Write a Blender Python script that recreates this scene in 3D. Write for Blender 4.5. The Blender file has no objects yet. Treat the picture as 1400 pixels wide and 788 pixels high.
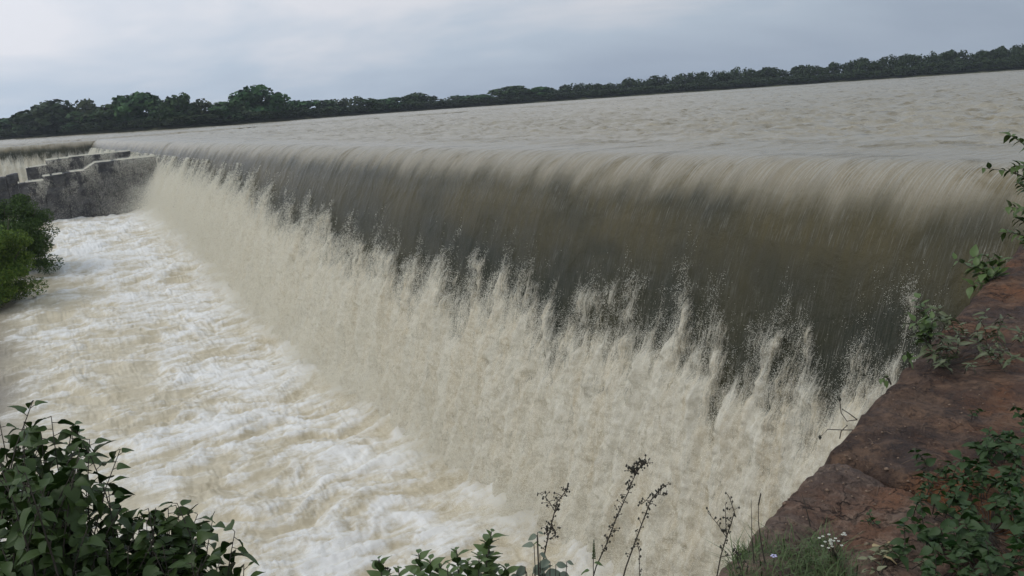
import bpy, math, random
import numpy as np
from mathutils import Vector, Matrix, Euler

random.seed(7)
sc = bpy.context.scene
COL = sc.collection

# ------------------------------------------------------------------ camera
EYE = 1.3                       # metres above the reservoir surface (z = 0)
PSI, TH, RO = math.radians(30.6), math.radians(12.35), math.radians(3.9)
FPX = 1165.0
_F = np.array([math.sin(PSI)*math.cos(TH), math.cos(PSI)*math.cos(TH), -math.sin(TH)])
_R = np.array([math.cos(PSI), -math.sin(PSI), 0.0])
_U = np.cross(_R, _F)
CR = _R*math.cos(RO) - _U*math.sin(RO)
CU = _U*math.cos(RO) + _R*math.sin(RO)
cam_d = bpy.data.cameras.new('camera')
cam = bpy.data.objects.new('camera', cam_d); COL.objects.link(cam)
cam_d.sensor_width = 36.0; cam_d.lens = 36.0*FPX/1400.0
cam_d.clip_start = 0.05; cam_d.clip_end = 5000
M = Matrix(((CR[0], CU[0], -_F[0], 0), (CR[1], CU[1], -_F[1], 0), (CR[2], CU[2], -_F[2], EYE), (0, 0, 0, 1)))
cam.matrix_world = M
sc.camera = cam

# ------------------------------------------------------------------ world and sun
SUN_EL, SUN_AZ = math.radians(52), math.radians(-75)     # azimuth from +Y towards +X
w = bpy.data.worlds.new('World'); sc.world = w; w.use_nodes = True
nt = w.node_tree; nt.nodes.clear()
def N(nt, t, **k):
    n = nt.nodes.new(t)
    for a, b in k.items(): setattr(n, a, b)
    return n
def L(nt, a, b): nt.links.new(a, b)
def build_world():
    out = N(nt, 'ShaderNodeOutputWorld'); bg = N(nt, 'ShaderNodeBackground'); bg.inputs['Strength'].default_value = 0.1
    sky = N(nt, 'ShaderNodeTexSky', sky_type='NISHITA', sun_disc=False)
    sky.sun_elevation = SUN_EL; sky.sun_rotation = SUN_AZ; sky.air_density = 1.5; sky.dust_density = 4
    tc = N(nt, 'ShaderNodeTexCoord')
    mp = N(nt, 'ShaderNodeMapping'); mp.inputs['Scale'].default_value = (1.0, 1.0, 4.0)
    L(nt, tc.outputs['Generated'], mp.inputs['Vector'])
    n1 = N(nt, 'ShaderNodeTexNoise'); n1.inputs['Scale'].default_value = 1.7; n1.inputs['Detail'].default_value = 5; n1.inputs['Roughness'].default_value = .52
    n1.inputs['Distortion'].default_value = .3
    L(nt, mp.outputs['Vector'], n1.inputs['Vector'])
    r = N(nt, 'ShaderNodeValToRGB'); L(nt, n1.outputs['Fac'], r.inputs['Fac'])
    e = r.color_ramp.elements
    e[0].position = .34; e[0].color = (4.3, 5.2, 6.6, 1)
    e[1].position = .62; e[1].color = (8.2, 8.4, 9.1, 1)
    m = e_new = r.color_ramp.elements.new(.5); m.color = (5.6, 6.6, 7.9, 1)
    # brighter cloud towards the west (left of the picture), where the sun stands behind the overcast
    dp = N(nt, 'ShaderNodeVectorMath', operation='DOT_PRODUCT')
    dp.inputs[1].default_value = (math.sin(SUN_AZ), math.cos(SUN_AZ), 0)
    L(nt, tc.outputs['Generated'], dp.inputs[0])
    mr = N(nt, 'ShaderNodeMapRange'); mr.inputs['From Min'].default_value = -1; mr.inputs['From Max'].default_value = 1
    mr.inputs['To Min'].default_value = .66; mr.inputs['To Max'].default_value = 1.30
    L(nt, dp.outputs['Value'], mr.inputs['Value'])
    vm = N(nt, 'ShaderNodeVectorMath', operation='SCALE'); L(nt, r.outputs['Color'], vm.inputs[0]); L(nt, mr.outputs['Result'], vm.inputs['Scale'])
    mx = N(nt, 'ShaderNodeMix', data_type='RGBA'); mx.inputs['Factor'].default_value = .9
    L(nt, sky.outputs['Color'], mx.inputs['A']); L(nt, vm.outputs[0], mx.inputs['B'])
    L(nt, mx.outputs['Result'], bg.inputs['Color']); L(nt, bg.outputs[0], out.inputs['Surface'])
build_world()
sun_d = bpy.data.lights.new('sun', 'SUN'); sun = bpy.data.objects.new('sun', sun_d); COL.objects.link(sun)
sun_d.energy = 0.9; sun_d.angle = math.radians(25); sun_d.color = (1, .97, .92)
sd = Vector((math.sin(SUN_AZ)*math.cos(SUN_EL), math.cos(SUN_AZ)*math.cos(SUN_EL), math.sin(SUN_EL)))
sun.rotation_euler = sd.to_track_quat('Z', 'Y').to_euler()

sc.view_settings.view_transform = 'Standard'; sc.view_settings.look = 'None'
sc.view_settings.exposure = 0.0; sc.view_settings.gamma = 1.0
sc.cycles.max_bounces = 6; sc.cycles.diffuse_bounces = 3; sc.cycles.glossy_bounces = 3
sc.cycles.transparent_max_bounces = 12; sc.cycles.caustics_reflective = False; sc.cycles.caustics_refractive = False
sc.cycles.use_denoising = True

# ------------------------------------------------------------------ helpers
def ray(px, py): return _F + CR*(px-700)/FPX - CU*(py-394)/FPX
def at_z(px, py, z):
    r = ray(px, py); t = (z-EYE)/r[2]; return Vector((r[0]*t, r[1]*t, z))
def at_d(px, py, d):                       # d = metres along the ground
    r = ray(px, py); t = d/math.hypot(r[0], r[1]); return Vector((r[0]*t, r[1]*t, EYE+r[2]*t))

def _hash(ix, iy, seed):
    h = (ix*374761393 + iy*668265263 + seed*2147483647 + 12345) & 0xffffffff
    h = ((h ^ (h >> 13))*1274126177) & 0xffffffff
    h = ((h ^ (h >> 15))*2246822519) & 0xffffffff
    return (h ^ (h >> 16)) & 0xffff
def perlin(x, y, seed=0):
    x = np.asarray(x, float); y = np.asarray(y, float)
    x, y = np.broadcast_arrays(x, y)
    ix = np.floor(x).astype(np.int64); iy = np.floor(y).astype(np.int64)
    fx = x-ix; fy = y-iy
    u = fx*fx*fx*(fx*(fx*6-15)+10); v = fy*fy*fy*(fy*(fy*6-15)+10)
    def g(dx, dy):
        a = _hash(ix+dx, iy+dy, seed)*(2*math.pi/65536)
        return np.cos(a)*(fx-dx)+np.sin(a)*(fy-dy)
    a = g(0, 0); b = g(1, 0); c = g(0, 1); d = g(1, 1)
    return (a+(b-a)*u + ((c+(d-c)*u)-(a+(b-a)*u))*v)*1.5
def fbm(x, y, o=4, seed=0, rough=.5):
    s = 0; a = 1; f = 1; t = 0
    for i in range(o):
        s = s + a*perlin(np.asarray(x)*f+17.3*i, np.asarray(y)*f-9.1*i, seed+i); t += a; a *= rough; f *= 2.03
    return s/t
def ridge(x, y, o=4, seed=0, rough=.55):
    s = 0; a = 1; f = 1; t = 0
    for i in range(o):
        s = s + a*(1-np.abs(perlin(np.asarray(x)*f+7.7*i, np.asarray(y)*f+3.1*i, seed+i))*2.2); t += a; a *= rough; f *= 2.1
    return s/t
def sstep(a, b, x):
    t = np.clip((x-a)/(b-a), 0, 1); return t*t*(3-2*t)

def link(o, parent=None):
    COL.objects.link(o)
    if parent is not None: o.parent = parent
    return o
def mesh_np(name, V, Fq, mat=None, attrs=None, smooth=True):
    me = bpy.data.meshes.new(name)
    V = np.ascontiguousarray(V, np.float32); Fq = np.ascontiguousarray(Fq, np.int32)
    k = Fq.shape[1]
    me.vertices.add(len(V)); me.vertices.foreach_set('co', V.ravel())
    me.loops.add(Fq.size); me.loops.foreach_set('vertex_index', Fq.ravel())
    me.polygons.add(len(Fq))
    me.polygons.foreach_set('loop_start', np.arange(0, Fq.size, k, dtype=np.int32))
    me.polygons.foreach_set('loop_total', np.full(len(Fq), k, np.int32))
    me.update(calc_edges=True)
    if smooth: me.polygons.foreach_set('use_smooth', np.ones(len(Fq), bool))
    for nm, arr in (attrs or {}).items():
        arr = np.ascontiguousarray(arr, np.float32)
        if arr.ndim == 1:
            a = me.attributes.new(nm, 'FLOAT', 'POINT'); a.data.foreach_set('value', arr)
        else:
            a = me.attributes.new(nm, 'FLOAT_VECTOR', 'POINT'); a.data.foreach_set('vector', arr.ravel())
    if mat: me.materials.append(mat)
    return me
def grid_faces(nu, nv, flip=False, off=0):
    i = np.arange(nu-1)[:, None]*nv + np.arange(nv-1)[None, :] + off
    q = np.stack([i, i+nv, i+nv+1, i+1], -1).reshape(-1, 4)
    return q[:, ::-1] if flip else q
def obj(name, me, parent=None, loc=(0, 0, 0), rot=None, scale=None):
    o = bpy.data.objects.new(name, me); link(o, parent); o.location = loc
    if rot is not None: o.rotation_euler = rot
    if scale is not None: o.scale = scale if hasattr(scale, '__len__') else (scale,)*3
    return o
def tag(o, label=None, cat=None, group=None, kind=None):
    if label: o['label'] = label
    if cat: o['category'] = cat
    if group: o['group'] = group
    if kind: o['kind'] = kind
    return o
def empty(name, loc, label, cat, group=None):
    o = bpy.data.objects.new(name, None); link(o); o.location = loc; o.empty_display_size = .1
    return tag(o, label, cat, group)

class MB:
    """collects triangles/quads for one mesh"""
    def __init__(s): s.v = []; s.f = []; s.c = []
    def tube(s, pts, r0, r1, n=5, col=0.0):
        b = len(s.v); pts = [Vector(p) for p in pts]
        for i, p in enumerate(pts):
            d = (pts[min(i+1, len(pts)-1)]-pts[max(i-1, 0)]).normalized()
            a = d.orthogonal().normalized(); c = d.cross(a)
            r = r0+(r1-r0)*i/max(1, len(pts)-1)
            for k in range(n):
                t = 2*math.pi*k/n; s.v.append(p+a*math.cos(t)*r+c*math.sin(t)*r)
        for i in range(len(pts)-1):
            for k in range(n):
                s.f.append((b+i*n+k, b+i*n+(k+1) % n, b+(i+1)*n+(k+1) % n, b+(i+1)*n+k))
        s.f.append(tuple(b+(len(pts)-1)*n+k for k in range(n)))
    def ball(s, c, r, sx=1, sy=1, sz=1):
        b = len(s.v); c = Vector(c)
        for p in ((1,0,0),(-1,0,0),(0,1,0),(0,-1,0),(0,0,1),(0,0,-1)):
            s.v.append(c+Vector((p[0]*sx, p[1]*sy, p[2]*sz))*r)
        for f in ((0,2,4),(2,1,4),(1,3,4),(3,0,4),(2,0,5),(1,2,5),(3,1,5),(0,3,5)): s.f.append(tuple(b+i for i in f))
    def add(s, vs, fs):
        b = len(s.v); s.v += [Vector(v) for v in vs]; s.f += [tuple(b+i for i in f) for f in fs]
    def mesh(s, name, mat, smooth=True):
        me = bpy.data.meshes.new(name); me.from_pydata([tuple(v) for v in s.v], [], s.f)
        if smooth: me.polygons.foreach_set('use_smooth', np.ones(len(me.polygons), bool))
        me.materials.append(mat); me.update(); return me

# ------------------------------------------------------------------ materials
def newmat(name):
    m = bpy.data.materials.new(name); m.use_nodes = True
    n = m.node_tree; b = n.nodes['Principled BSDF']; return m, n, b
def ramp(n, src, stops):
    r = N(n, 'ShaderNodeValToRGB'); L(n, src, r.inputs['Fac']); e = r.color_ramp.elements
    while len(e) < len(stops): e.new(.5)
    for el, (p, c) in zip(e, stops):
        el.position = p; el.color = (c, c, c, 1) if not hasattr(c, '__len__') else (*c, 1)
    return r.outputs['Color']
def noise(n, vec, scale, detail=4, rough=.55, dist=0, sc3=None):
    if sc3:
        mp = N(n, 'ShaderNodeMapping'); mp.inputs['Scale'].default_value = sc3; L(n, vec, mp.inputs['Vector']); vec = mp.outputs['Vector']
    t = N(n, 'ShaderNodeTexNoise'); t.inputs['Scale'].default_value = scale; t.inputs['Detail'].default_value = detail
    t.inputs['Roughness'].default_value = rough; t.inputs['Distortion'].default_value = dist
    L(n, vec, t.inputs['Vector']); return t.outputs['Fac']
def mixc(n, f, a, b, mode='MIX'):
    m = N(n, 'ShaderNodeMix', data_type='RGBA', blend_type=mode)
    for s, v in (('Factor', f), ('A', a), ('B', b)):
        i = [x for x in m.inputs if x.name == s and (x.type == 'RGBA' or (s == 'Factor' and x.type == 'VALUE'))][0]
        if hasattr(v, 'is_output'): L(n, v, i)
        elif s == 'Factor': i.default_value = v
        else: i.default_value = (*v, 1)
    return [o for o in m.outputs if o.type == 'RGBA'][0]
def math_(n, op, a, b=None, c=None, clamp=False):
    m = N(n, 'ShaderNodeMath', operation=op, use_clamp=clamp)
    for i, v in enumerate((a, b, c)):
        if v is None: continue
        if hasattr(v, 'is_output'): L(n, v, m.inputs[i])
        else: m.inputs[i].default_value = v
    return m.outputs[0]
def attr(n, name, out='Fac'):
    a = N(n, 'ShaderNodeAttribute', attribute_name=name); return a.outputs[out]
def bump(n, b, h, strength, dist, prev=None):
    k = N(n, 'ShaderNodeBump'); k.inputs['Strength'].default_value = strength; k.inputs['Distance'].default_value = dist
    L(n, h, k.inputs['Height'])
    if prev is not None: L(n, prev, k.inputs['Normal'])
    if b is not None: L(n, k.outputs[0], b.inputs['Normal'])
    return k.outputs[0]

def res_colour(n, fl):
    comb = attr(n, 'comb')
    n0 = noise(n, fl, 1, 3, .5, .5, (.03, .05, 1))
    n1 = noise(n, fl, 1, 4, .6, .5, (1.1, .8, 1))
    n2 = noise(n, fl, 1, 3, .6, .2, (8, 5, 1))
    n3 = noise(n, fl, 1, 4, .65, .2, (36, .9, 1))
    c = mixc(n, n0, (.29, .245, .165), (.38, .33, .235))
    c = mixc(n, ramp(n, n1, [(.36, 0.), (.47, 1.)]), (.21, .165, .085), c)
    c = mixc(n, math_(n, 'MULTIPLY', comb, ramp(n, n3, [(.45, 0.), (.74, .7)])), c, (.50, .49, .44))
    p = bump(n, None, n1, .85, .16); p = bump(n, None, n2, .5, .03, p)
    return c, p
def mat_falls():
    m, n, b = newmat('falling_water')
    fl = attr(n, 'flow', 'Vector'); foam = attr(n, 'foam'); lip = attr(n, 'lip')
    big = noise(n, fl, 1, 3, .6, .4, (.35, .5, 1))
    mid = noise(n, fl, 1, 4, .6, 0, (5, .9, 1))
    fine = noise(n, fl, 1, 3, .65, 0, (40, 2.6, 1))
    grit = noise(n, fl, 1, 2, .8, 0, (60, 28, 1))
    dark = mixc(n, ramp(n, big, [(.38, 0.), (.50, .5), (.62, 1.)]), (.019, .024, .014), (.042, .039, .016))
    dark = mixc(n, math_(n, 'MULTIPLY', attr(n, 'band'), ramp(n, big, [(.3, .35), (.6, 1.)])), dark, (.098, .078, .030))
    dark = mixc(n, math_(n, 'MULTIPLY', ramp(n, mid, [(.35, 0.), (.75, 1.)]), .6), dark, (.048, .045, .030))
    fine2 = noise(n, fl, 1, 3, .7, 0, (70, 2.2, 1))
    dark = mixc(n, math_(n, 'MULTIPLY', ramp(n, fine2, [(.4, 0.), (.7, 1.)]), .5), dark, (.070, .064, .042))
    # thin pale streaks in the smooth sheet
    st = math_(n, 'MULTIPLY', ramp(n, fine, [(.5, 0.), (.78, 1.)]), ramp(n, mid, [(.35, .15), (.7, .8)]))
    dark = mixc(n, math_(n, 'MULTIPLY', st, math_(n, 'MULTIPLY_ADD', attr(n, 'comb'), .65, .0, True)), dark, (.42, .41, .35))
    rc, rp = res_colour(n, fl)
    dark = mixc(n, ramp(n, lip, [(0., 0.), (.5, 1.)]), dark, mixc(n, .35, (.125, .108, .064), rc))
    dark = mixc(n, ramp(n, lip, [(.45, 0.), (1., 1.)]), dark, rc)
    tan = mixc(n, ramp(n, noise(n, fl, 1, 4, .6, .4, (2.2, .26, 1)), [(.40, 0.), (.62, 1.)]), (.83, .78, .64), (.70, .58, .38))
    tan = mixc(n, ramp(n, noise(n, fl, 1, 4, .7, .3, (6, 2.2, 1)), [(.35, 0.), (.6, 1.)]), mixc(n, .4, tan, (.36, .32, .24)), tan)
    gran = noise(n, fl, 1, 5, .8, .2, (19, 5.5, 1))
    tan = mixc(n, math_(n, 'MULTIPLY', ramp(n, gran, [(.36, 0.), (.60, 1.)]), .45), mixc(n, .45, tan, (.44, .39, .28)), (.82, .80, .71))
    s = math_(n, 'ADD', foam, math_(n, 'MULTIPLY', math_(n, 'SUBTRACT', mid, .5), .9))
    s = math_(n, 'ADD', s, math_(n, 'MULTIPLY', math_(n, 'SUBTRACT', fine, .5), 1.1))
    s = math_(n, 'ADD', s, math_(n, 'MULTIPLY', math_(n, 'SUBTRACT', grit, .5), .8))
    mask = ramp(n, s, [(.30, 0.), (.88, 1.)])
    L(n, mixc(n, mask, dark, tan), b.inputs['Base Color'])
    rg = math_(n, 'MULTIPLY_ADD', mask, .5, .24); L(n, rg, b.inputs['Roughness'])
    b.inputs['IOR'].default_value = 1.33
    p = bump(n, None, mid, .3, .04, rp)
    p = bump(n, None, fine, .5, .02, p)
    p = bump(n, None, gran, .5, .04, p)
    p = bump(n, b, grit, .8, .02, p)
    b.inputs['Specular IOR Level'].default_value = .42
    return m
def mat_river():
    m, n, b = newmat('river_foam')
    geo = N(n, 'ShaderNodeNewGeometry'); P = geo.outputs['Position']
    foam = attr(n, 'foam'); calm = attr(n, 'calm')
    n1 = noise(n, P, 1, 5, .65, .8, (.8, 2.0, 1.5))
    n2 = noise(n, P, 1, 5, .7, .4, (4, 8, 6))
    n3 = noise(n, P, 1, 3, .7, 0, (30, 45, 30))
    s = math_(n, 'ADD', foam, math_(n, 'MULTIPLY', math_(n, 'SUBTRACT', n1, .5), 1.3))
    s = math_(n, 'ADD', s, math_(n, 'MULTIPLY', math_(n, 'SUBTRACT', n2, .5), 1.0))
    s = math_(n, 'ADD', s, math_(n, 'MULTIPLY', math_(n, 'SUBTRACT', n3, .5), .7))
    mask = ramp(n, s, [(.28, 0.), (.90, 1.)])
    base = mixc(n, ramp(n, n1, [(.35, 0.), (.65, 1.)]), (.56, .48, .33), (.70, .62, .46))
    base = mixc(n, calm, base, (.22, .19, .155))
    col = mixc(n, mask, base, (.85, .83, .78))
    L(n, col, b.inputs['Base Color']); b.inputs['IOR'].default_value = 1.33
    L(n, math_(n, 'MULTIPLY_ADD', mask, .35, .3), b.inputs['Roughness'])
    p = bump(n, None, n1, .35, .09); p = bump(n, None, n2, .55, .04, p); p = bump(n, b, n3, .9, .02, p)
    return m
def mat_reservoir():
    m, n, b = newmat('muddy_water')
    c, p = res_colour(n, attr(n, 'flow', 'Vector'))
    L(n, c, b.inputs['Base Color']); b.inputs['Roughness'].default_value = .27; b.inputs['Specular IOR Level'].default_value = .36; b.inputs['IOR'].default_value = 1.33
    L(n, p, b.inputs['Normal'])
    return m
def mat_simple(name, c1, c2, scale=4, rough=.8, bs=.3, bd=.02, sc3=None, c3=None, rnd=0.0, spec=.5):
    m, n, b = newmat(name)
    tc = N(n, 'ShaderNodeTexCoord').outputs['Object']
    f = noise(n, tc, scale, 6, .65, .3, sc3)
    c = mixc(n, ramp(n, f, [(.35, 0.), (.65, 1.)]), c1, c2)
    if c3:
        f3 = noise(n, tc, scale*.31, 4, .6, .5); c = mixc(n, ramp(n, f3, [(.5, 0.), (.62, 1.)]), c, c3)
    if rnd:
        oi = N(n, 'ShaderNodeObjectInfo').outputs['Random']
        hs = N(n, 'ShaderNodeHueSaturation'); L(n, c, hs.inputs['Color'])
        L(n, math_(n, 'MULTIPLY_ADD', oi, rnd, 1-rnd/2), hs.inputs['Value'])
        L(n, math_(n, 'MULTIPLY_ADD', oi, .04, .48), hs.inputs['Hue']); c = hs.outputs['Color']
    L(n, c, b.inputs['Base Color']); b.inputs['Roughness'].default_value = rough
    b.inputs['Specular IOR Level'].default_value = spec
    if bs: bump(n, b, f, bs, bd)
    return m
def mat_leaf(name, c1, c2, back=None, rough=.42, rnd=.7):
    m, n, b = newmat(name)
    tc = N(n, 'ShaderNodeTexCoord').outputs['Object']
    geo = N(n, 'ShaderNodeNewGeometry')
    oi = N(n, 'ShaderNodeObjectInfo').outputs['Random']
    isl = geo.outputs['Random Per Island']
    rr = math_(n, 'FRACT', math_(n, 'ADD', oi, isl))
    f = noise(n, tc, 25, 3, .6)
    c = mixc(n, rr, c1, c2)
    sep = N(n, 'ShaderNodeSeparateXYZ'); L(n, tc, sep.inputs[0])
    vv = math_(n, 'ABSOLUTE', sep.outputs['Y']); rib = ramp(n, vv, [(.006, 1.), (.03, 0.)])
    side = math_(n, 'SINE', math_(n, 'MULTIPLY', math_(n, 'SUBTRACT', sep.outputs['X'], vv), 46.0)); sv = ramp(n, side, [(.8, 0.), (1., .5)])
    c = mixc(n, math_(n, 'MULTIPLY', math_(n, 'MAXIMUM', rib, sv), .55), c, tuple(min(1, x*2.4+.02) for x in c2))
    yel = ramp(n, noise(n, tc, 3.5, 4, .7), [(.62, 0.), (.74, .7)]); c = mixc(n, math_(n, 'MULTIPLY', yel, ramp(n, rr, [(.55, 0.), (.8, 1.)])), c, (.14, .12, .03))
    c = mixc(n, math_(n, 'MULTIPLY', f, .5), c, tuple(x*.5 for x in c1))
    c = mixc(n, geo.outputs['Backfacing'], c, back or tuple(min(1, x*1.5+.015) for x in c2))
    L(n, c, b.inputs['Base Color']); b.inputs['Roughness'].default_value = rough; b.inputs['Specular IOR Level'].default_value = .35
    tr = N(n, 'ShaderNodeBsdfTranslucent'); L(n, c, tr.inputs['Color'])
    mx = N(n, 'ShaderNodeMixShader'); mx.inputs[0].default_value = .22
    L(n, b.outputs[0], mx.inputs[1]); L(n, tr.outputs[0], mx.inputs[2]); L(n, mx.outputs[0], n.nodes['Material Output'].inputs['Surface'])
    bump(n, b, f, .3, .002)
    return m
def mat_crown(name, c1, c2):
    m, n, b = newmat(name)
    geo = N(n, 'ShaderNodeNewGeometry'); oi = N(n, 'ShaderNodeObjectInfo').outputs['Random']
    c = mixc(n, geo.outputs['Random Per Island'], c1, c2)
    hs = N(n, 'ShaderNodeHueSaturation'); L(n, c, hs.inputs['Color'])
    L(n, math_(n, 'MULTIPLY_ADD', oi, .6, .7), hs.inputs['Value']); L(n, math_(n, 'MULTIPLY_ADD', oi, .05, .475), hs.inputs['Hue'])
    L(n, hs.outputs[0], b.inputs['Base Color']); b.inputs['Roughness'].default_value = .7; b.inputs['Specular IOR Level'].default_value = .2
    return m
def mat_rock(name, dark, red, pale, kpale, kred):
    m, n, b = newmat(name)
    P = N(n, 'ShaderNodeTexCoord').outputs['Object']
    a = noise(n, P, 1.6, 6, .6, .6); c_ = noise(n, P, 5, 8, .7, .4); d = noise(n, P, 22, 7, .78); s = noise(n, P, 90, 4, .8)
    inn = attr(n, 'inner')
    c = mixc(n, ramp(n, math_(n, 'ADD', math_(n, 'MULTIPLY', inn, kred), math_(n, 'MULTIPLY', a, 1.0)), [(.55, 0.), (.83, 1.)]), dark, red)
    c = mixc(n, math_(n, 'MULTIPLY', ramp(n, c_, [(.46, 0.), (.64, 1.)]), kpale), c, pale)
    c = mixc(n, math_(n, 'MULTIPLY', ramp(n, d, [(.5, 0.), (.62, 1.)]), .8), c, tuple(x*.4 for x in dark))
    c = mixc(n, math_(n, 'MULTIPLY', ramp(n, s, [(.58, 0.), (.72, 1.)]), .35), c, pale)
    vo = N(n, 'ShaderNodeTexVoronoi', feature='DISTANCE_TO_EDGE'); vo.inputs['Scale'].default_value = 2.1
    wv = N(n, 'ShaderNodeVectorMath', operation='ADD'); L(n, P, wv.inputs[0])
    nn = N(n, 'ShaderNodeTexNoise'); nn.inputs['Scale'].default_value = 3; nn.inputs['Detail'].default_value = 5; L(n, P, nn.inputs['Vector'])
    L(n, nn.outputs['Color'], wv.inputs[1]); L(n, wv.outputs[0], vo.inputs['Vector'])
    ck = math_(n, 'MULTIPLY', ramp(n, vo.outputs['Distance'], [(.0, 1.), (.018, 0.)]), ramp(n, a, [(.42, 0.), (.55, 1.)]))
    c = mixc(n, math_(n, 'MULTIPLY', ck, .8), c, (.012, .008, .006))
    L(n, c, b.inputs['Base Color']); L(n, ramp(n, a, [(.3, .45), (.6, .9)]), b.inputs['Roughness']); b.inputs['Specular IOR Level'].default_value = .35
    p = bump(n, None, math_(n, 'SUBTRACT', 1.0, ck), 1, .03); p = bump(n, None, c_, 1, .10, p); p = bump(n, None, d, 1, .025, p); p = bump(n, b, s, .8, .008, p)
    return m

M_FALLS = mat_falls(); M_RIVER = mat_river(); M_RES = mat_reservoir()
M_SPRAY = mat_simple('spray', (.90, .87, .76), (.85, .80, .66), 3, .6, 0)
M_WALL = mat_simple('wet_masonry', (.022, .022, .024), (.070, .068, .068), 3.2, .6, .9, .10, None, (.10, .096, .094))
M_SOIL = mat_simple('red_soil', (.07, .03, .018), (.13, .055, .03), 6, .95, .6, .02, None, (.045, .03, .02))
M_BANK = mat_simple('far_bank_grass', (.045, .055, .022), (.085, .085, .035), .3, .95, 0)
M_BARK = mat_simple('bark', (.06, .045, .035), (.11, .085, .065), 30, .9, .5, .003)
M_TWIG = mat_simple('dry_stem', (.03, .026, .017), (.06, .045, .03), 60, .8, .3, .001)
M_BERRY = mat_simple('dark_seed_head', (.02, .022, .014), (.05, .045, .025), 90, .6, 0)
M_CROWN = mat_crown('crown_green', (.014, .038, .011), (.046, .085, .024))
M_CROWN_P = mat_crown('crown_pale_green', (.035, .055, .025), (.08, .10, .045))
M_LEAF = mat_leaf('broad_leaf', (.012, .034, .006), (.036, .068, .010), (.055, .09, .022), .5)
M_LEAF2 = mat_leaf('shrub_leaf', (.022, .05, .012), (.06, .095, .022))
M_LEAF3 = mat_leaf('herb_leaf', (.010, .036, .006), (.034, .085, .014), (.045, .08, .025), .55)
M_LEAFG = mat_leaf('grey_leaf', (.075, .095, .065), (.12, .145, .10))
M_GRASS = mat_leaf('grass_blade', (.016, .042, .008), (.06, .09, .025))
M_DRYLEAF = mat_leaf('fallen_leaf', (.30, .20, .05), (.34, .26, .13))
M_PETAL = mat_simple('pale_petal', (.65, .66, .50), (.75, .74, .66), 20, .6, 0)
M_PETALV = mat_simple('lilac_petal', (.42, .38, .62), (.55, .52, .72), 20, .6, 0)

# ------------------------------------------------------------------ the dam crest and its falls
XC, YC, KF, SS, PF = 11.5, 120.0, .42, .92, 2.6        # crest line x = 12, corner at y = 120, curvature of the falling sheet
WZ = -4.9                            # level of the pool at the far end; it drops towards the viewer
def wz(y): return -4.9-3.0*(1-sstep(26, 66, y))
S0, S1 = -4.2, 2.30
def prof_z(s): return -KF*np.maximum(s+SS, 0)**PF
def profile(nv):
    s = np.linspace(S0, S1, 4000); z = prof_z(s)
    a = np.concatenate([[0], np.cumsum(np.hypot(np.diff(s), np.diff(z)))])
    t = np.linspace(0, 1, nv)**.85*a[-1]
    sv = np.interp(t, a, s); zv = prof_z(sv)
    ds = np.ones_like(sv); dz = -PF*KF*np.maximum(sv+SS, 0)**(PF-1)
    l = np.hypot(ds, dz); return sv, zv, t, -dz/l, ds/l      # outward normal: (nout, nz)

def col_noise(u):                     # 1-D character of the columns along the crest
    return fbm(u*.55, u*0+3.3, 3, 40)*1.0 + fbm(u*2.1, u*0+8.1, 3, 50)*.75 + fbm(u*6, u*0+1.1, 2, 60)*.35
def fringe_z(u):
    base = -3.25 + 1.75*sstep(18, 58, u)
    base = base + .35*np.exp(-((u-7.1)/.5)**2) + .5*np.exp(-((u-11.5)/4.0)**2) - 1.6*sstep(6.75, 6.3, u)
    sp = np.maximum(0, perlin(u*.42, u*0+77.7, 88))**1.5*2.2
    return base + (.38-.12*sstep(30, 60, u))*col_noise(u) + sp*.6
def depth_field(U, Z, A, far=1.0):
    # metres below the ragged front where the sheet tears into foam
    k = 1.25-.55*sstep(25, 60, U)
    w_ = 1.15*fbm(U*1.25+.3*perlin(U*.7, A*.5, 8), A*.5, 3, 105, .55)+.85*fbm(U*2.8, A*1.25, 4, 106, .65)+.30*fbm(U*9, A*3, 3, 107, .65)
    return fringe_z(U)-Z+w_*k*far
def falls_sheet(u, nv, seed, fr):
    """u: metres along the crest. returns out(offset from crest), z, foam, lip, arc"""
    sv, zv, av, no, nz = profile(nv)
    Ug, S = np.meshgrid(u, sv, indexing='ij'); Z = np.broadcast_to(zv, S.shape).copy(); A = np.broadcast_to(av, S.shape)
    fz = None if fr is None else fr[:, None]
    depth = depth_field(Ug, Z, A) if fr is None else fz-Z+.6*fbm(Ug*1.6, A*.4, 4, seed+5, .6)                                  # >0 below the fringe
    foam = sstep(-.8, 1.7, depth)
    lump = fbm(Ug*1.5, A*.7, 5, seed, .62)
    cols = ridge(Ug*1.3+.25*fbm(Ug, A*.9, 3, seed+70), A*.15, 4, seed+20)
    clump = fbm(Ug*3.0, A*.75, 5, seed+80, .68)
    burst = np.clip(depth, 0, 1.6)+.4*np.clip(depth-1.6, 0, 4)
    D = foam*(.05*cols+.07*lump+.08*clump) + burst*(.10*cols+.08*lump+.06*clump) + foam*.06*fbm(Ug*8, A*5, 4, seed+9, .8)
    D += .11*burst             # the foam billows out over the pool
    # streaks combed over the lip
    stre = fbm(Ug*7, A*.35, 4, seed+31, .6)
    onlip = sstep(-1.6, -.3, S)
    D += onlip*(1-foam)*(stre*.022+fbm(Ug*1.4, A*.3, 3, seed+33)*.05)
    out = S+no*D; Z = Z+nz*D*.8
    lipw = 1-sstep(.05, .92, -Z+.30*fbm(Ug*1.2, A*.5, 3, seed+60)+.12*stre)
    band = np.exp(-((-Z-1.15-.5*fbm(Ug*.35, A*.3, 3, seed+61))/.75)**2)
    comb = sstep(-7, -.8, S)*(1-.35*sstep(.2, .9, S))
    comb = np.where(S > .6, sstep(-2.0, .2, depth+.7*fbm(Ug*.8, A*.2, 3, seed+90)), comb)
    return out, Z, foam, lipw, A, Ug, comb, band

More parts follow.
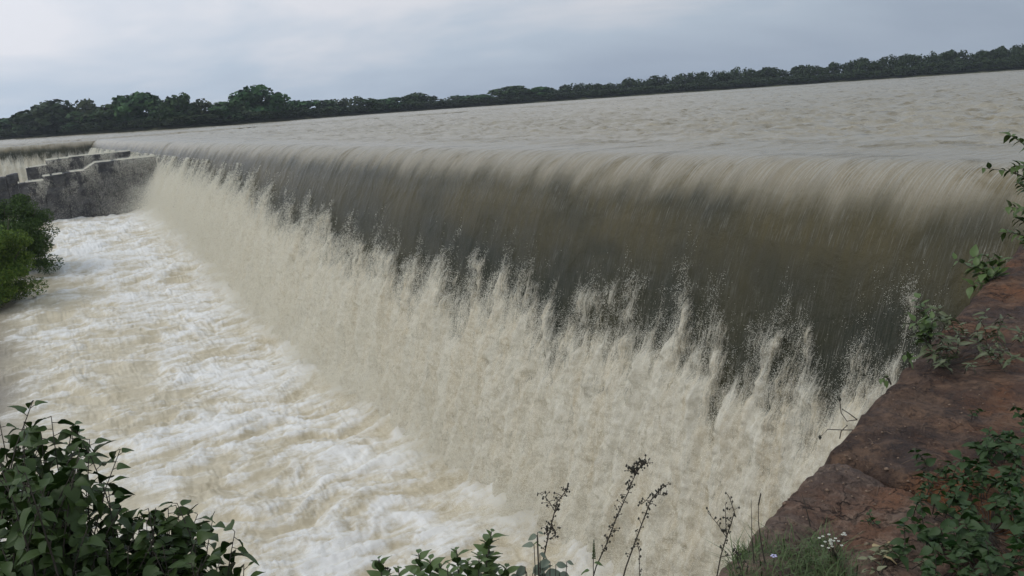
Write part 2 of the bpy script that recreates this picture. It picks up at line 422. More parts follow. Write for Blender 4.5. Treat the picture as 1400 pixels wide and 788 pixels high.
def adapt(y0, y1, n, d0):
    a = np.arcsinh(y0/d0); b = np.arcsinh(y1/d0); return np.sinh(np.linspace(a, b, n))*d0
def waves(x, y):
    d = np.hypot(x, y)
    z = .17*fbm(x*.30, y*.5, 3, 11, .55)+.12*(1.6*np.maximum(ridge(x*.7+.5*perlin(x*.3, y*.3, 5), y*1.0, 3, 12, .5)-.35, 0)-.25)
    return z+.10*perlin(x*.11, y*.16, 15)
def edge_f(dd): return np.clip((dd-1.1)/9.0, 0, 1)**.8
def build_falls():
    u = adapt(1.5, YC+4.3, 1000, 11.0); nv = 350
    out, Z, foam, lip, A, Ug, comb, band = falls_sheet(u, nv, 100, None)
    X = XC-out
    Z = Z+waves(X, Ug)*edge_f(X-XC)
    Y = np.minimum(Ug, YC-out+.0)
    fl = np.stack([Ug, A, 0*A], -1).reshape(-1, 3)
    V = np.stack([X, Y, Z], -1).reshape(-1, 3)
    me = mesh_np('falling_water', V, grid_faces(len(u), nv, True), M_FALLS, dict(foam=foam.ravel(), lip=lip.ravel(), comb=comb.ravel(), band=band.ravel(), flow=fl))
    o = obj('waterfall', me); tag(o, 'long brown sheet of water pouring over the dam crest into white foam', kind='structure')
    # far arm of the weir, square to the first
    u2 = np.linspace(-40, XC+4.2, 330); nv2 = 90
    fr = -1.15+.35*fbm(u2*1.2, u2*0+5, 3, 71)
    out2, Z2, foam2, lip2, A2, U2, comb2, band2 = falls_sheet(u2, nv2, 300, fr)
    Y2 = YC-out2; X2 = np.minimum(U2, XC-out2)
    V2 = np.stack([X2, Y2, Z2], -1).reshape(-1, 3)
    fl2 = np.stack([U2, A2, 0*A2], -1).reshape(-1, 3)
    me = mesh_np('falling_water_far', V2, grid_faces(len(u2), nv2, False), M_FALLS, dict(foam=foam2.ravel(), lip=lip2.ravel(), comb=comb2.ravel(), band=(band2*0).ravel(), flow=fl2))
    o = obj('waterfall', me); tag(o, 'short far arm of falling water beyond the stepped walls at far left', kind='structure')
build_falls()

# ------------------------------------------------------------------ reservoir
def build_reservoir():
    def part(xs, ys):
        X, Y = np.meshgrid(xs, ys, indexing='ij')
        dd = np.maximum(X-XC, Y-YC)
        Z = waves(X, Y)*edge_f(dd)
        main = (X-XC) >= (Y-YC)
        fl = np.stack([np.where(main, Y, X), XC+4.2-np.where(main, X, Y-YC+XC), 0*X], -1).reshape(-1, 3)
        comb = sstep(-7, -.8, -dd).ravel()
        return np.stack([X, Y, Z], -1).reshape(-1, 3), comb, fl, len(xs), len(ys)
    xs = XC+3.9+np.concatenate([[0], np.cumsum(.07*np.exp(np.linspace(0, 4.7, 330)))]); xs = xs*1.0
    ys = adapt(-25, YC+4.2, 700, 9.0)
    V1, l1, f1, a1, b1 = part(xs, ys)
    xs2 = np.concatenate([-np.geomspace(400, 5, 60), np.linspace(-4, 40, 120), np.geomspace(41, 900, 160)])
    ys2 = YC+3.9+np.concatenate([[0], np.geomspace(.3, 700, 240)])
    V2, l2, f2, a2, b2 = part(xs2, ys2)
    F1 = grid_faces(a1, b1); F2 = grid_faces(a2, b2, off=len(V1))
    me = mesh_np('reservoir', np.concatenate([V1, V2]), np.concatenate([F1, F2]), M_RES, dict(comb=np.concatenate([l1, l2]), flow=np.concatenate([f1, f2])))
    o = obj('reservoir_water', me); tag(o, 'wide muddy reservoir with small wind waves above the falls', kind='structure')
    return xs[-1]
XMAX = build_reservoir()

# ------------------------------------------------------------------ pool below
def build_river():
    xs = np.concatenate([11.2-np.linspace(0, 19, 600), -7.8-np.geomspace(.2, 70, 60)])[::-1]
    ys = adapt(-6, YC-2.2, 760, 16.0)
    X, Y = np.meshgrid(xs, ys, indexing='ij')
    wx = 1.5*fbm(X*.28, Y*.28, 3, 201); wy = 1.5*fbm(X*.28+9, Y*.28, 3, 202)
    flow1 = fbm((X+wx)*.33, (Y+wy)*.75, 5, 210, .55)
    flow2 = ridge((X+wx)*.45, (Y+wy)*1.2, 5, 220, .6)
    near = np.exp(-((np.minimum(X, 9.6)-9.6)/1.1)**2)
    h_ = .27*flow1+.11*flow2+.03*fbm(X*3, Y*5, 4, 230, .6)
    calmv = sstep(.9, -2.2, X+.9*fbm(X*.3, Y*.3, 3, 240)+.02*np.abs(Y-38))*sstep(24, 31, Y)*sstep(66, 56, Y)
    amp = (1-.75*calmv)*(1-.5*sstep(-8, -25, X))
    Z = wz(Y)+h_*amp*(1+.3*(Y < 1e9))+.45*near*(.6+.8*fbm(X*.8, Y*.8, 4, 250, .6))
    foam = .39+.66*np.clip((flow2-.35)*1.6, -.5, .8)*.9 + .06*near+.20*sstep(2, 5, X) + .35*flow1 - .1
    foam = foam+.10*sstep(25, 60, Y)+.55*fbm((X+wx)*.16, (Y+wy)*.34, 4, 260)
    foam = foam*(1-.6*calmv)-.25*calmv-.12*sstep(-3, -15, X)
    me = mesh_np('river', np.stack([X, Y, Z], -1).reshape(-1, 3), grid_faces(len(xs), len(ys)), M_RIVER, dict(foam=foam.ravel(), calm=calmv.ravel()))
    o = obj('river_water', me); tag(o, 'churning white and tan foam in the pool below the falls', kind='structure')
build_river()

# ------------------------------------------------------------------ spray (tiny drops drawn as points)
def points_obj(name, P, rad, mat, label):
    me = bpy.data.meshes.new(name); me.vertices.add(len(P)); me.vertices.foreach_set('co', np.ascontiguousarray(P, np.float32).ravel())
    a = me.attributes.new('rad', 'FLOAT', 'POINT'); a.data.foreach_set('value', np.ascontiguousarray(rad, np.float32))
    me.materials.append(mat)
    o = obj(name, me); tag(o, label, kind='stuff')
    g = bpy.data.node_groups.new(name, 'GeometryNodeTree')
    g.interface.new_socket('Geometry', in_out='INPUT', socket_type='NodeSocketGeometry')
    g.interface.new_socket('Geometry', in_out='OUTPUT', socket_type='NodeSocketGeometry')
    i = g.nodes.new('NodeGroupInput'); q = g.nodes.new('NodeGroupOutput'); mp = g.nodes.new('GeometryNodeMeshToPoints')
    at = g.nodes.new('GeometryNodeInputNamedAttribute'); at.data_type = 'FLOAT'; at.inputs['Name'].default_value = 'rad'
    sm = g.nodes.new('GeometryNodeSetMaterial'); sm.inputs['Material'].default_value = mat
    g.links.new(i.outputs[0], mp.inputs['Mesh']); g.links.new(at.outputs[0], mp.inputs['Radius'])
    g.links.new(mp.outputs[0], sm.inputs['Geometry']); g.links.new(sm.outputs[0], q.inputs[0])
    md = o.modifiers.new('points', 'NODES'); md.node_group = g
    return o
def build_spray():
    rg = np.random.default_rng(5)
    def sample(n, seed):
        # u uniform in picture terms (asinh), s from fringe downwards
        a = rg.uniform(np.arcsinh(4/11.), np.arcsinh(118/11.), n); u = np.sinh(a)*11.
        return u
    n = 2300000
    u = sample(n, 1); z = -.9-7.2*rg.random(n)**1.25
    s_ = np.linspace(S0, S1, 3000); z_ = prof_z(s_); a_ = np.concatenate([[0], np.cumsum(np.hypot(np.diff(s_), np.diff(z_)))])
    A_ = np.interp(-z, -z_, a_)
    dep = depth_field(u, z, A_)+.55*fbm(u*7, z*4, 3, 402, .7)
    keep = (dep+rg.normal(0, .30, n) > .05) & (z > wz(u))
    u, z, dep = u[keep], z[keep], np.clip(dep[keep], 0, 4)
    s = (-z/KF)**(1/PF)-SS
    off = .03+.17*np.minimum(dep, 2)+np.abs(rg.normal(0, 1, len(u)))*(.03+.10*dep)
    P = np.stack([XC-s-off, u+rg.normal(0, .02, len(u)), z+off*.25], -1)
    dist = np.hypot(P[:, 0], P[:, 1])
    rad = rg.uniform(.3, 1, len(u))**2*.0040*(dist/14)**.9
    # water dribbling over the stepped walls and splashing up their faces
    for (Y_, secs) in ((68, [(10.5, 6.35, -.93, -1.02), (6.35, 5.65, -1.05, -1.45), (5.65, 4.35, -1.50, -1.53), (4.35, 2.98, -1.58, -1.66), (2.98, 1.42, -1.93, -1.98)]), (84, [(10.9, 5.95, -.80, -.90), (5.95, 4.15, -.95, -1.02), (4.15, 2.55, -1.42, -1.52)])):
        for x0, x1, z0, z1 in secs:
            m_ = int(9000*abs(x0-x1)); t = rg.random(m_); xx = x0+(x1-x0)*t; zz = z0+(z1-z0)*t
            face = rg.random(m_) < .5
            zz = np.where(face, zz-rg.exponential(.9, m_), zz+np.abs(rg.normal(0, .05, m_)))
            yy = np.where(face, Y_-.12-np.abs(rg.normal(0, .25, m_)), Y_+rg.uniform(-.15, .8, m_))
            k_ = (fbm(xx*.9, zz*.5+Y_, 4, 440, .6)+.16*(xx-7)/4+rg.normal(0, .1, m_) > .0) | (~face & (rg.random(m_) < .5) & (fbm(xx*1.5, Y_+xx*0, 3, 441) > -.12))
            k_ &= zz > WZ
            P = np.concatenate([P, np.stack([xx, yy, zz], -1)[k_]]); rad = np.concatenate([rad, rg.uniform(.4, 1, int(k_.sum()))*.0085])
    points_obj('spray_drops', P, rad, M_SPRAY, 'white droplets thrown off the falling water')
    n = 1500000
    a = rg.uniform(np.arcsinh(9/16.), np.arcsinh(117/16.), n); u = np.sinh(a)*16.
    hgt = rg.exponential(.7, n)*(.8+.9*sstep(16, 40, u))
    x = 8.9+rg.normal(0, .75, n)+.05*hgt
    z = wz(u)+.1+hgt
    cl = fbm(u*.45, z*.7, 4, 420, .6)+.35*fbm(x*.6, u*.3, 3, 430)
    keep = (cl+rg.normal(0, .15, n) > -.05+.2*(hgt > 2)) & (z < -1.8)
    m_ = 260000        # drifting spray between and in front of the stepped walls
    xw = 11.2-rg.exponential(2.2, m_); yw = rg.uniform(60, 92, m_); zw = -4.6+rg.exponential(1.5, m_)*(1-.05*(11-xw))
    kw = (zw < -.9) & (xw > 0) & (fbm(xw*.5, zw*.6+yw*.1, 3, 450)+rg.normal(0, .2, m_) > -.1)
    keep = np.concatenate([keep, kw]); x, u, z = np.concatenate([x, xw]), np.concatenate([u, yw]), np.concatenate([z, zw])
    P = np.stack([x, u, z], -1)[keep]; dist = np.hypot(P[:, 0], P[:, 1])
    rad = rg.uniform(.5, 1, len(P))*.0040*(1+.012*dist)
    points_obj('spray_mist', P, rad, M_SPRAY, 'fine mist standing over the foot of the falls')
build_spray()

# ------------------------------------------------------------------ stepped masonry walls
def stepped_wall(name, Y, secs, zb, thick, label, seed):
    root = empty(name, (secs[0][0], Y, zb), label, 'wall', 'stepped masonry walls below the dam')
    for k, (x0, x1, z0, z1) in enumerate(secs):     # x0 > x1 ; top heights at each end
        nx = max(6, int(abs(x0-x1)/.12)); nz = 34; nt_ = 6
        xs = np.linspace(x0, x1, nx)
        # cross-section path: front foot -> front top -> back top -> back foot
        path = [(0, t) for t in np.linspace(0, 1, nz)] + [(t, 1) for t in np.linspace(.15, 1, nt_)] + [(1, t) for t in np.linspace(.9, 0, 8)]
        pa = np.array(path); X, I = np.meshgrid(xs, np.arange(len(pa)), indexing='ij')
        top = np.interp(xs, [x1, x0], [z1, z0])[:, None]+.07*fbm(X*1.7, I*0+seed, 3, seed)
        yy = pa[:, 0][I]*thick; zz = zb-.6+pa[:, 1][I]*(top-zb+.6)
        # coursed rubble: courses .36 m high, stones about .6 m long, recessed joints
        cz = zz/.36; row = np.floor(cz); cx = X/.62+(row % 2)*.5
        j = np.minimum(np.abs(cz-np.round(cz))*.36, np.abs(cx-np.round(cx))*.62)
        prd = (1-sstep(.01, .06, j))*.06
        rough = .12*fbm(X*1.2, zz*1.5, 4, seed+3)+.05*fbm(X*5, zz*5, 3, seed+4)+.05*(_hash(np.floor(cx).astype(np.int64), row.astype(np.int64), seed) / 65536.)
        sgn = np.where(pa[:, 0][I] < .5, 1, -1)*(pa[:, 1][I] < .999)
        yy = yy+sgn*(prd-rough)
        V = np.stack([X-secs[0][0], yy+.012*k, zz-zb], -1).reshape(-1, 3)
        nv = len(pa); Fq = grid_faces(nx, nv)
        me = mesh_np('wall_step', V, Fq, M_WALL)
        # end caps
        import bmesh
        bm = bmesh.new(); bm.from_mesh(me); bm.verts.ensure_lookup_table()
        for c in (0, nx-1):
            bm.faces.new([bm.verts[c*nv+i] for i in range(nv)])
        bmesh.ops.recalc_face_normals(bm, faces=bm.faces); bm.to_mesh(me); bm.free()
        o = obj('wall_step', me, root)
    return root
stepped_wall('stepped_wall', 68, [(10.5, 6.35, -.93, -1.02), (6.35, 5.65, -1.15, -1.40), (5.65, 4.35, -1.50, -1.53), (4.35, 2.98, -1.58, -1.66), (2.98, 1.42, -1.93, -1.98)], -5.2, .9,
             'nearer grey stepped masonry wall jutting from the dam into the foam', 31)
stepped_wall('stepped_wall', 84, [(10.9, 5.95, -.80, -.90), (5.95, 4.15, -.95, -1.02), (4.15, 2.55, -1.42, -1.52)], -5.2, .9,
             'farther stepped wall seen over the top of the nearer one', 32)
stepped_wall('broken_wall', 76, [(1.7, .9, -1.60, -1.66), (.9, -.6, -1.75, -1.9), (-.6, -4, -2.1, -2.3)], -5.2, 1.2,
             'low broken dark stone wall at the left edge behind the green bush', 33)['group'] = 'broken walls'

# the masonry body of the dam under the water
def build_dam():
    root = empty('dam', (XC+1, 60, -5), 'dam wall of wet masonry lying under the falling sheet of water', 'dam')
    def prism(pts, a, b, axis):
        m = MB(); k = len(pts)
        vs = [(p[0], a, p[1]) if axis == 'y' else (a, p[0], p[1]) for p in pts]+[(p[0], b, p[1]) if axis == 'y' else (b, p[0], p[1]) for p in pts]
        m.add(vs, [tuple(range(k)), tuple(range(2*k-1, k-1, -1))]+[(i, i+k, (i+1) % k+k, (i+1) % k) for i in range(k)])
        return m.mesh('dam_body', M_WALL, False)
    me = prism([(1.9, -1.5), (1.3, -.75), (0.3, -.9), (-.6, -2.4), (-.9, -1), (1.9, -1)][:0] or [(2.2, -9.5), (2.2, -.9), (.6, -1.0), (.1, -2.2), (-.2, -9.5)], -58, 66, 'y')
    o = obj('main_arm', me, root, (-1, 0, 5)); 
    for v in me.vertices: v.co.x += XC-XC+1.0
    me2 = prism([(-2.2, -9.5), (-2.2, -.9), (-.6, -1.0), (-.1, -2.2), (.2, -9.5)], -60, 1.0, 'x')
    for v in me2.vertices: v.co.y = 61-v.co.y*1.0
    obj('far_arm', me2, root, (-1, 0, 5))
build_dam()

# ------------------------------------------------------------------ far shore
RS = 352.0
def shore_r(az): return RS+8*np.sin(az*7+1)-115*np.exp(-((az-.20)/.16)**2)
def build_shore():
    az = np.linspace(math.radians(-75), math.radians(110), 420); rr = np.concatenate([[-4, 0, 1.5, 4, 10, 25, 60, 150, 260]])
    A, R_ = np.meshgrid(az, rr, indexing='ij'); base = shore_r(A)
    rad = base+R_; Z = np.interp(R_, [-4, 0, 1.5, 4, 10, 25, 400, 2600], [-.9, 0.05, .5, .9, 1.3, 2, 5, 6])+.25*fbm(A*90, R_*.2, 3, 501)
    Z = np.where(R_ < 0, -.9, Z)
    V = np.stack([np.sin(A)*rad, np.cos(A)*rad, Z], -1).reshape(-1, 3)
    o = obj('far_shore_ground', mesh_np('far_shore', V, grid_faces(len(az), len(rr), True), M_BANK))
    tag(o, 'low grassy far shore under the line of trees', kind='structure')
build_shore()

def crown_mesh(seed, mat, nleaf=620, lobes=7, flat=.75, airy=0.0, leaf=.062):
    """unit crown: spans about 1 wide, base at z=.12, top at z=1 ; many small leaf clump faces"""
    rg = np.random.default_rng(seed)
    cs = [np.array([0, 0, .62]), np.array([.1, 0, .25]), np.array([-.15, .1, .22])]; rs = [.27, .22, .22]
    for i in range(lobes):
        a = rg.uniform(0, 2*math.pi); d = rg.uniform(.12, .33)
        cs.append(np.array([math.cos(a)*d, math.sin(a)*d, rg.uniform(.16, .80)])); rs.append(rg.uniform(.13, .24))
    vs = []; fs = []
    k = 0; per = nleaf
    cs = np.array(cs); rs = np.array(rs); p_ = rs**2/np.sum(rs**2)
    idx = rg.choice(len(cs), per, p=p_)
    dirs = rg.normal(size=(per, 3)); dirs /= np.linalg.norm(dirs, axis=1)[:, None]
    rad = rs[idx]*(1-.35*rg.random(per)**2+airy*rg.normal(0, .1, per))
    C = cs[idx]+dirs*rad[:, None]*np.array([1, 1, flat])
    t1 = rg.normal(size=(per, 3)); t1 /= np.linalg.norm(t1, axis=1)[:, None]
    nrm = dirs+rg.normal(0, .55, (per, 3)); nrm /= np.linalg.norm(nrm, axis=1)[:, None]
    t1 = np.cross(nrm, t1); t1 /= np.linalg.norm(t1, axis=1)[:, None]; t2 = np.cross(nrm, t1)
    sz = leaf*rg.uniform(.45, 1.1, per)[:, None]
    # 5-point ragged clump
    A = C+t1*sz; B = C+t2*sz*.8+t1*sz*.25; D = C-t1*sz*.85+t2*sz*.2; E = C-t2*sz*.9
    V = np.stack([A, B, D, E], 1).reshape(-1, 3); V[:, 2] /= np.percentile(V[:, 2], 99.7); V[:, :2] /= 2*np.percentile(np.abs(V[:, :2]), 98); V[:, 2] = np.maximum(V[:, 2], .03)
    Fq = np.arange(per*4).reshape(-1, 4)
    return mesh_np('crown', V, Fq, mat, smooth=False)
CROWNS = [crown_mesh(600+i, M_CROWN, 1500, 7+i % 4, .75+.1*(i % 3)) for i in range(6)]
CROWNS_P = [crown_mesh(640+i, M_CROWN_P, 520, 8, .8, 1.0, .07) for i in range(3)]
def trunk_mesh(seed):
    rg = random.Random(seed); m = MB()
    m.tube([(0, 0, -.06), (rg.uniform(-.02, .02), 0, .2), (rg.uniform(-.05, .05), .02, .5)], .028, .016, 6)
    for k in range(4):
        a = rg.uniform(0, 6.28); m.tube([(0, 0, .25+.06*k), (math.cos(a)*.12, math.sin(a)*.12, .45+.06*k), (math.cos(a)*.24, math.sin(a)*.24, .6+.05*k)], .014, .004, 5)
    return m.mesh('trunk', M_BARK)
TRUNKS = [trunk_mesh(i) for i in range(3)]
def tree(px, top, width, label, D=None, pale=False, low=False, group='trees along the far shore', ci=None):
    """px,top: position in the photograph; width px; stands on the far shore"""
    base = at_d(px, 150, 1); az = math.atan2(base.x, base.y)
    D = D or float(shore_r(np.array(az)))+random.uniform(4, 14)
    r = None
    # vertical line above (az, D): height that reaches photo row `top`
    lo, hi = 0., 60.
    X, Y = math.sin(az)*D, math.cos(az)*D
    for _ in range(30):
        mid = (lo+hi)/2; v = np.array([X, Y, mid-EYE]); py = 394-FPX*(v@CU)/(v@_F)
        if py > top: lo = mid
        else: hi = mid
    z0 = .9; H = max(2.5, lo-z0); W_ = width/FPX*D*1.15
    root = empty('tree', (X, Y, z0), label, 'tree', group)
    rz = random.uniform(0, 6.28)
    lst = CROWNS_P if pale else CROWNS
    me = lst[(ci if ci is not None else random.randrange(99)) % len(lst)]
    c = obj('crown', me, root, (0, 0, -.03*H), (0, 0, rz), (W_*1.0, W_*1.0, H*1.03))
    obj('trunk', TRUNKS[random.randrange(3)], root, (0, 0, 0), (0, 0, rz), (max(W_, H*.6)*.8, max(W_, H*.6)*.8, H*.9))
    return root
trees = [
 (8, 162, 46, 'low dark bushy tree cut by the left edge of the picture', 0),
 (74, 138, 62, 'broad dome-shaped dark tree, first tall one from the left edge', 0),
 (40, 151, 40, 'lower tree filling the gap left of the broad dome-shaped tree', 0),
 (119, 136, 26, 'small narrow crown standing just right of the broad dome-shaped tree', 1),
 (112, 148, 46, 'dark rounded tree below the small narrow crown at left', 0),
 (150, 141, 44, 'wide mid-height tree left of the highest crown above the weir corner', 0),
 (190, 128, 58, 'high wide tree with flat top above the corner of the weir', 0),
 (216, 137, 34, 'tree squeezed between the flat-topped tree and the small mushroom-shaped crown', 0),
 (240, 129, 32, 'small mushroom-shaped crown rising alone on a thin trunk', 0),
 (258, 141, 40, 'low yellowish green tree right of the mushroom-shaped crown', 0),
 (279, 135, 26, 'small pointed crown midway between the mushroom-shaped crown and the tallest tree', 1),
 (304, 138, 44, 'wide low brownish green tree left of the tallest tree', 0),
 (325, 141, 22, 'thin ragged tree touching the left side of the tallest tree', 1),
 (354, 117, 54, 'tallest darkest tree on the shore with a high rounded dome', 0),
 (372, 139, 44, 'sloping dark crown leaning from the right side of the tallest tree', 0),
 (413, 137, 32, 'short dark rounded tree, first after the dip right of the tallest tree', 0),
 (395, 143, 30, 'low bush-like tree in the dip right of the tallest tree', 0),
 (446, 136, 36, 'even-topped tree left of the twin small crowns', 0),
 (466, 135, 22, 'left one of the twin small crowns in the middle of the left shoreline', 1),
 (483, 132, 22, 'right one of the twin small crowns in the middle of the left shoreline', 1),
 (506, 134, 34, 'mid-height round tree over the bright left half of the lip', 0),
 (530, 134, 34, 'mid-height tree with a slightly pointed top, second left of the ragged dark tree', 0),
 (549, 133, 24, 'small tree directly left of the ragged dark tree', 0),
 (573, 127, 38, 'ragged dark tree with a forked top standing above its neighbours', 0),
 (594, 139, 30, 'low tree directly right of the ragged dark tree', 0),
 (611, 133, 24, 'thin pale airy tree with sky showing through its crown', 1),
 (640, 130, 36, 'tree between the thin pale airy tree and the wide dark dome', 0),
 (662, 129, 28, 'small crown at the left shoulder of the wide dark dome', 0),
 (688, 119, 48, 'wide dark dome-shaped tree where the continuous wood begins', 0),
 (716, 122, 30, 'first lower crown right of the wide dark dome', 0),
 (738, 119, 34, 'second crown right of the wide dark dome, start of the long wood', 0),
]
for i, (px, top, wd, lab, pale) in enumerate(trees):
    tree(px, top, wd, lab, pale=bool(pale), ci=i)
def build_wood():
    rg = np.random.default_rng(9); Vs = []; Fs = []; off = 0
    src = []
    for me in CROWNS:
        v = np.empty(len(me.vertices)*3, np.float32); me.vertices.foreach_get('co', v); src.append(v.reshape(-1, 3)[:3200])
    def topline(px): return np.interp(px, [-200, 0, 120, 350, 560, 700, 760, 900, 1100, 1250, 1400, 1700], [174, 164, 157, 151, 144, 130, 119, 105, 91, 76, 61, 37])
    def put(px, row, wm, dr):
        nonlocal off
        b = at_d(px, 150, 1); az = math.atan2(b.x, b.y); D = float(shore_r(np.array(az)))+dr
        X, Y = math.sin(az)*D, math.cos(az)*D; lo, hi = 0., 60.
        for _ in range(22):
            mid = (lo+hi)/2; v = np.array([X, Y, mid-EYE]); py = 394-FPX*(v@CU)/(v@_F)
            if py > row: lo = mid
            else: hi = mid
        H = max(2.5, lo-.8)
        v = src[rg.integers(len(src))].copy(); a = rg.uniform(0, 6.28)
        c, s = math.cos(a), math.sin(a); x = v[:, 0]*c-v[:, 1]*s; y = v[:, 0]*s+v[:, 1]*c
        w_ = wm*rg.uniform(.8, 1.25)
        Vs.append(np.stack([x*w_+X, y*w_+Y, (v[:, 2]-.04)*H*1.04+.8], -1)); Fs.append(np.arange(len(v)).reshape(-1, 4)+off); off += len(v)
    for px in np.arange(752, 1720, 9.5):          # front rows of the continuous wood at right
        put(px+rg.uniform(-4, 4), topline(px)+rg.normal(0, 2.2)+rg.choice([0, 0, 0, -3]), 6.2, rg.uniform(6, 20))
        put(px+rg.uniform(-4, 4), topline(px)+12+rg.uniform(-3, 5), 6.0, rg.uniform(2, 6))
    for px in np.arange(-300, 752, 14):           # filler wood behind the separate trees at left
        put(px+rg.uniform(-4, 4), topline(px)+rg.uniform(-3, 4), 8.5, rg.uniform(22, 40))
        put(px+rg.uniform(-4, 4), topline(px)+14, 6.5, rg.uniform(1, 4))
    for px in np.arange(-300, 1720, 9):           # undergrowth along the waterline
        b_ = at_d(px, 150, 1); k_ = float(shore_r(np.array(math.atan2(b_.x, b_.y))))
        put(px+rg.uniform(-4, 4), topline(px)+rg.uniform(16, 24), k_*.017, rg.uniform(1.5, 5))
    me = mesh_np('far_wood', np.concatenate(Vs), np.concatenate(Fs), M_CROWN, smooth=False)
    o = obj('far_wood', me); tag(o, 'continuous dark green wood along the far shore', kind='stuff')
build_wood()

# ------------------------------------------------------------------ shrubs standing in the pool at left
def pool_shrub(loc, W_, H, n, mat, label, seed):
    root = empty('shrub', loc, label, 'shrub', 'shrubs standing in the flood at left')
    m = MB(); rg = random.Random(seed)
    for k in range(9):
        a = rg.uniform(0, 6.28); r = rg.uniform(.3, .8)*W_*.5
        m.tube([(0, 0, -.8), (math.cos(a)*r*.4, math.sin(a)*r*.4, H*.3), (math.cos(a)*r, math.sin(a)*r, H*rg.uniform(.35, .85))], .05, .012, 5)
    obj('stems', m.mesh('stems', M_BARK), root)
    r2 = np.random.default_rng(seed)
    cl = []
    for k in range(60):
        a = r2.uniform(0, 6.28); d = r2.uniform(.1, 1)**.6*W_*.42
        cl.append((math.cos(a)*d, math.sin(a)*d, H*(r2.uniform(.06, .86))*(1-.25*(d/(W_*.5))**2), r2.uniform(.2, .5)*H*.32))
    cl = np.array(cl); idx = r2.integers(len(cl), size=n)
    dirs = r2.normal(size=(n, 3)); dirs /= np.linalg.norm(dirs, axis=1)[:, None]
    C = cl[idx, :3]+dirs*cl[idx, 3:4]*r2.random((n, 1))**.5*np.array([1.25, 1.25, .8])
    t1 = r2.normal(size=(n, 3)); t1 /= np.linalg.norm(t1, axis=1)[:, None]; t2 = np.cross(t1, r2.normal(size=(n, 3))); t2 /= np.linalg.norm(t2, axis=1)[:, None]
    sz = r2.uniform(.025, .06, (n, 1))
    V = np.stack([C+t1*sz*1.3, C+t2*sz*.6, C-t1*sz*1.3, C-t2*sz*.6], 1).reshape(-1, 3)
    f = obj('foliage', mesh_np('foliage', V, np.arange(n*4).reshape(-1, 4), mat, smooth=False), root); f['kind'] = 'stuff'
pool_shrub((.0, 51, wz(51)), 4.5, 5.0, 60000, mat_crown('wet_shrub_green', (.045, .095, .022), (.085, .16, .04)), 'larger mid-green bush standing in the flood below the stepped wall', 71)
pool_shrub((-.6, 46, wz(46)), 3.4, 4.6, 42000, mat_crown('bright_shrub_green', (.06, .12, .018), (.15, .22, .035)), 'yellow-green bush at the left edge in front of the larger bush', 72)
def snag():
    root = empty('drowned_branch', at_z(18, 497, -7.9), 'bare drowned twigs sticking out of the water at the left edge', 'branch')
    m = MB(); rg = random.Random(3)
    for k in range(16):
        a = rg.uniform(0, 6.28); p = Vector((rg.uniform(-1.1, .9), rg.uniform(-.9, .9), -.15)); q = [p]
        for j in range(3): p = p+Vector((math.cos(a)*.22+rg.uniform(-.12, .12), math.sin(a)*.2+rg.uniform(-.12, .12), rg.uniform(.04, .22))); q.append(p)
        m.tube(q, .014, .005, 4)
    obj('twigs', m.mesh('twigs', M_TWIG), root)
snag()

# ------------------------------------------------------------------ abutment rock and near bank
EA = Vector((1.86, 1.90, -.3)); EB = Vector((8.0, 4.22, -.3))
ED = (EB-EA).normalized(); EN = Vector((ED.y, -ED.x, 0))    # inland (towards the viewer's right / behind)
def edge_pt(a, b, z): return EA+ED*a+EN*b+Vector((0, 0, z+.3))
JA, JB = Vector((2.86, 2.30, 0)), Vector((2.80, 1.78, 0))
def slab(name, a0f, a1f, seed, lift, mat, label, bmax=3.2):
    na, nb = 200, 110
    tt = np.linspace(0, 1, na); bb = np.concatenate([np.linspace(-.0, 0, 1), np.linspace(.004, 1, nb)**1.5*bmax])
    skirt = np.array([-8.6, -5, -2.5, -1.2, -.5, -.2, -.08])           # down the outer face
    B = np.concatenate([[-1]*len(skirt), bb]); nB = len(B)
    V = np.zeros((na, nB, 3)); inner = np.zeros((na, nB))
    for j in range(nB):
        b = max(B[j], 0)
        a = a0f(b)+(a1f(b)-a0f(b))*tt
        en = .035*fbm(a*1.1, a*0+.3, 4, seed+1)+.02*fbm(a*6, a*0+.3, 3, seed+2)       # wander of the edge
        z = -.3+lift+.05*fbm(a*.8, b*1.2+a*0, 7, seed, .62)+.03*ridge(a*2.5, b*2.5+a*0, 5, seed+7, .65)-.02+.008*fbm(a*25, b*25+a*0, 3, seed+8, .7)
        d_end = np.minimum(a-a0f(b), a1f(b)-a)                                     # rounded ends at the joint
        z = z-.05*np.exp(-(np.maximum(d_end, 0)/.02)**1.2)-.04*np.exp(-(b/.04))
        off = b+en
        if j < len(skirt):
            z = z+skirt[j]; off = en-.02-.05*abs(skirt[j])**.7+.05*fbm(a*2, a*0+skirt[j]*2, 3, seed+5)
        V[:, j, 0] = EA.x+ED.x*a+EN.x*off; V[:, j, 1] = EA.y+ED.y*a+EN.y*off; V[:, j, 2] = z
        inner[:, j] = min(b/1.6, 1)
    # close the ends downward
    F_ = grid_faces(na, nB, True)
    Vf = V.reshape(-1, 3)
    e0 = V[0].copy(); e0[:, 2] -= .35; e1 = V[-1].copy(); e1[:, 2] -= .35
    n0 = len(Vf); Vf = np.concatenate([Vf, e0, e1])
    j = np.arange(nB-1)
    q0 = np.stack([n0+j, n0+j+1, j+1, j], -1); k = (na-1)*nB
    q1 = np.stack([k+j, k+j+1, n0+nB+j+1, n0+nB+j], -1)
    F_ = np.concatenate([F_, q0, q1])
    inn = np.concatenate([inner.ravel(), inner[0], inner[-1]])
    o = obj(name, mesh_np(name, Vf, F_, mat, dict(inner=inn)))
    return tag(o, label, 'rock slab', 'rock slabs of the abutment')
jd = (JA-EA); ja = jd.dot(ED)
jd2 = (JB-EA); ja2 = jd2.dot(ED); jb2 = jd2.dot(EN)
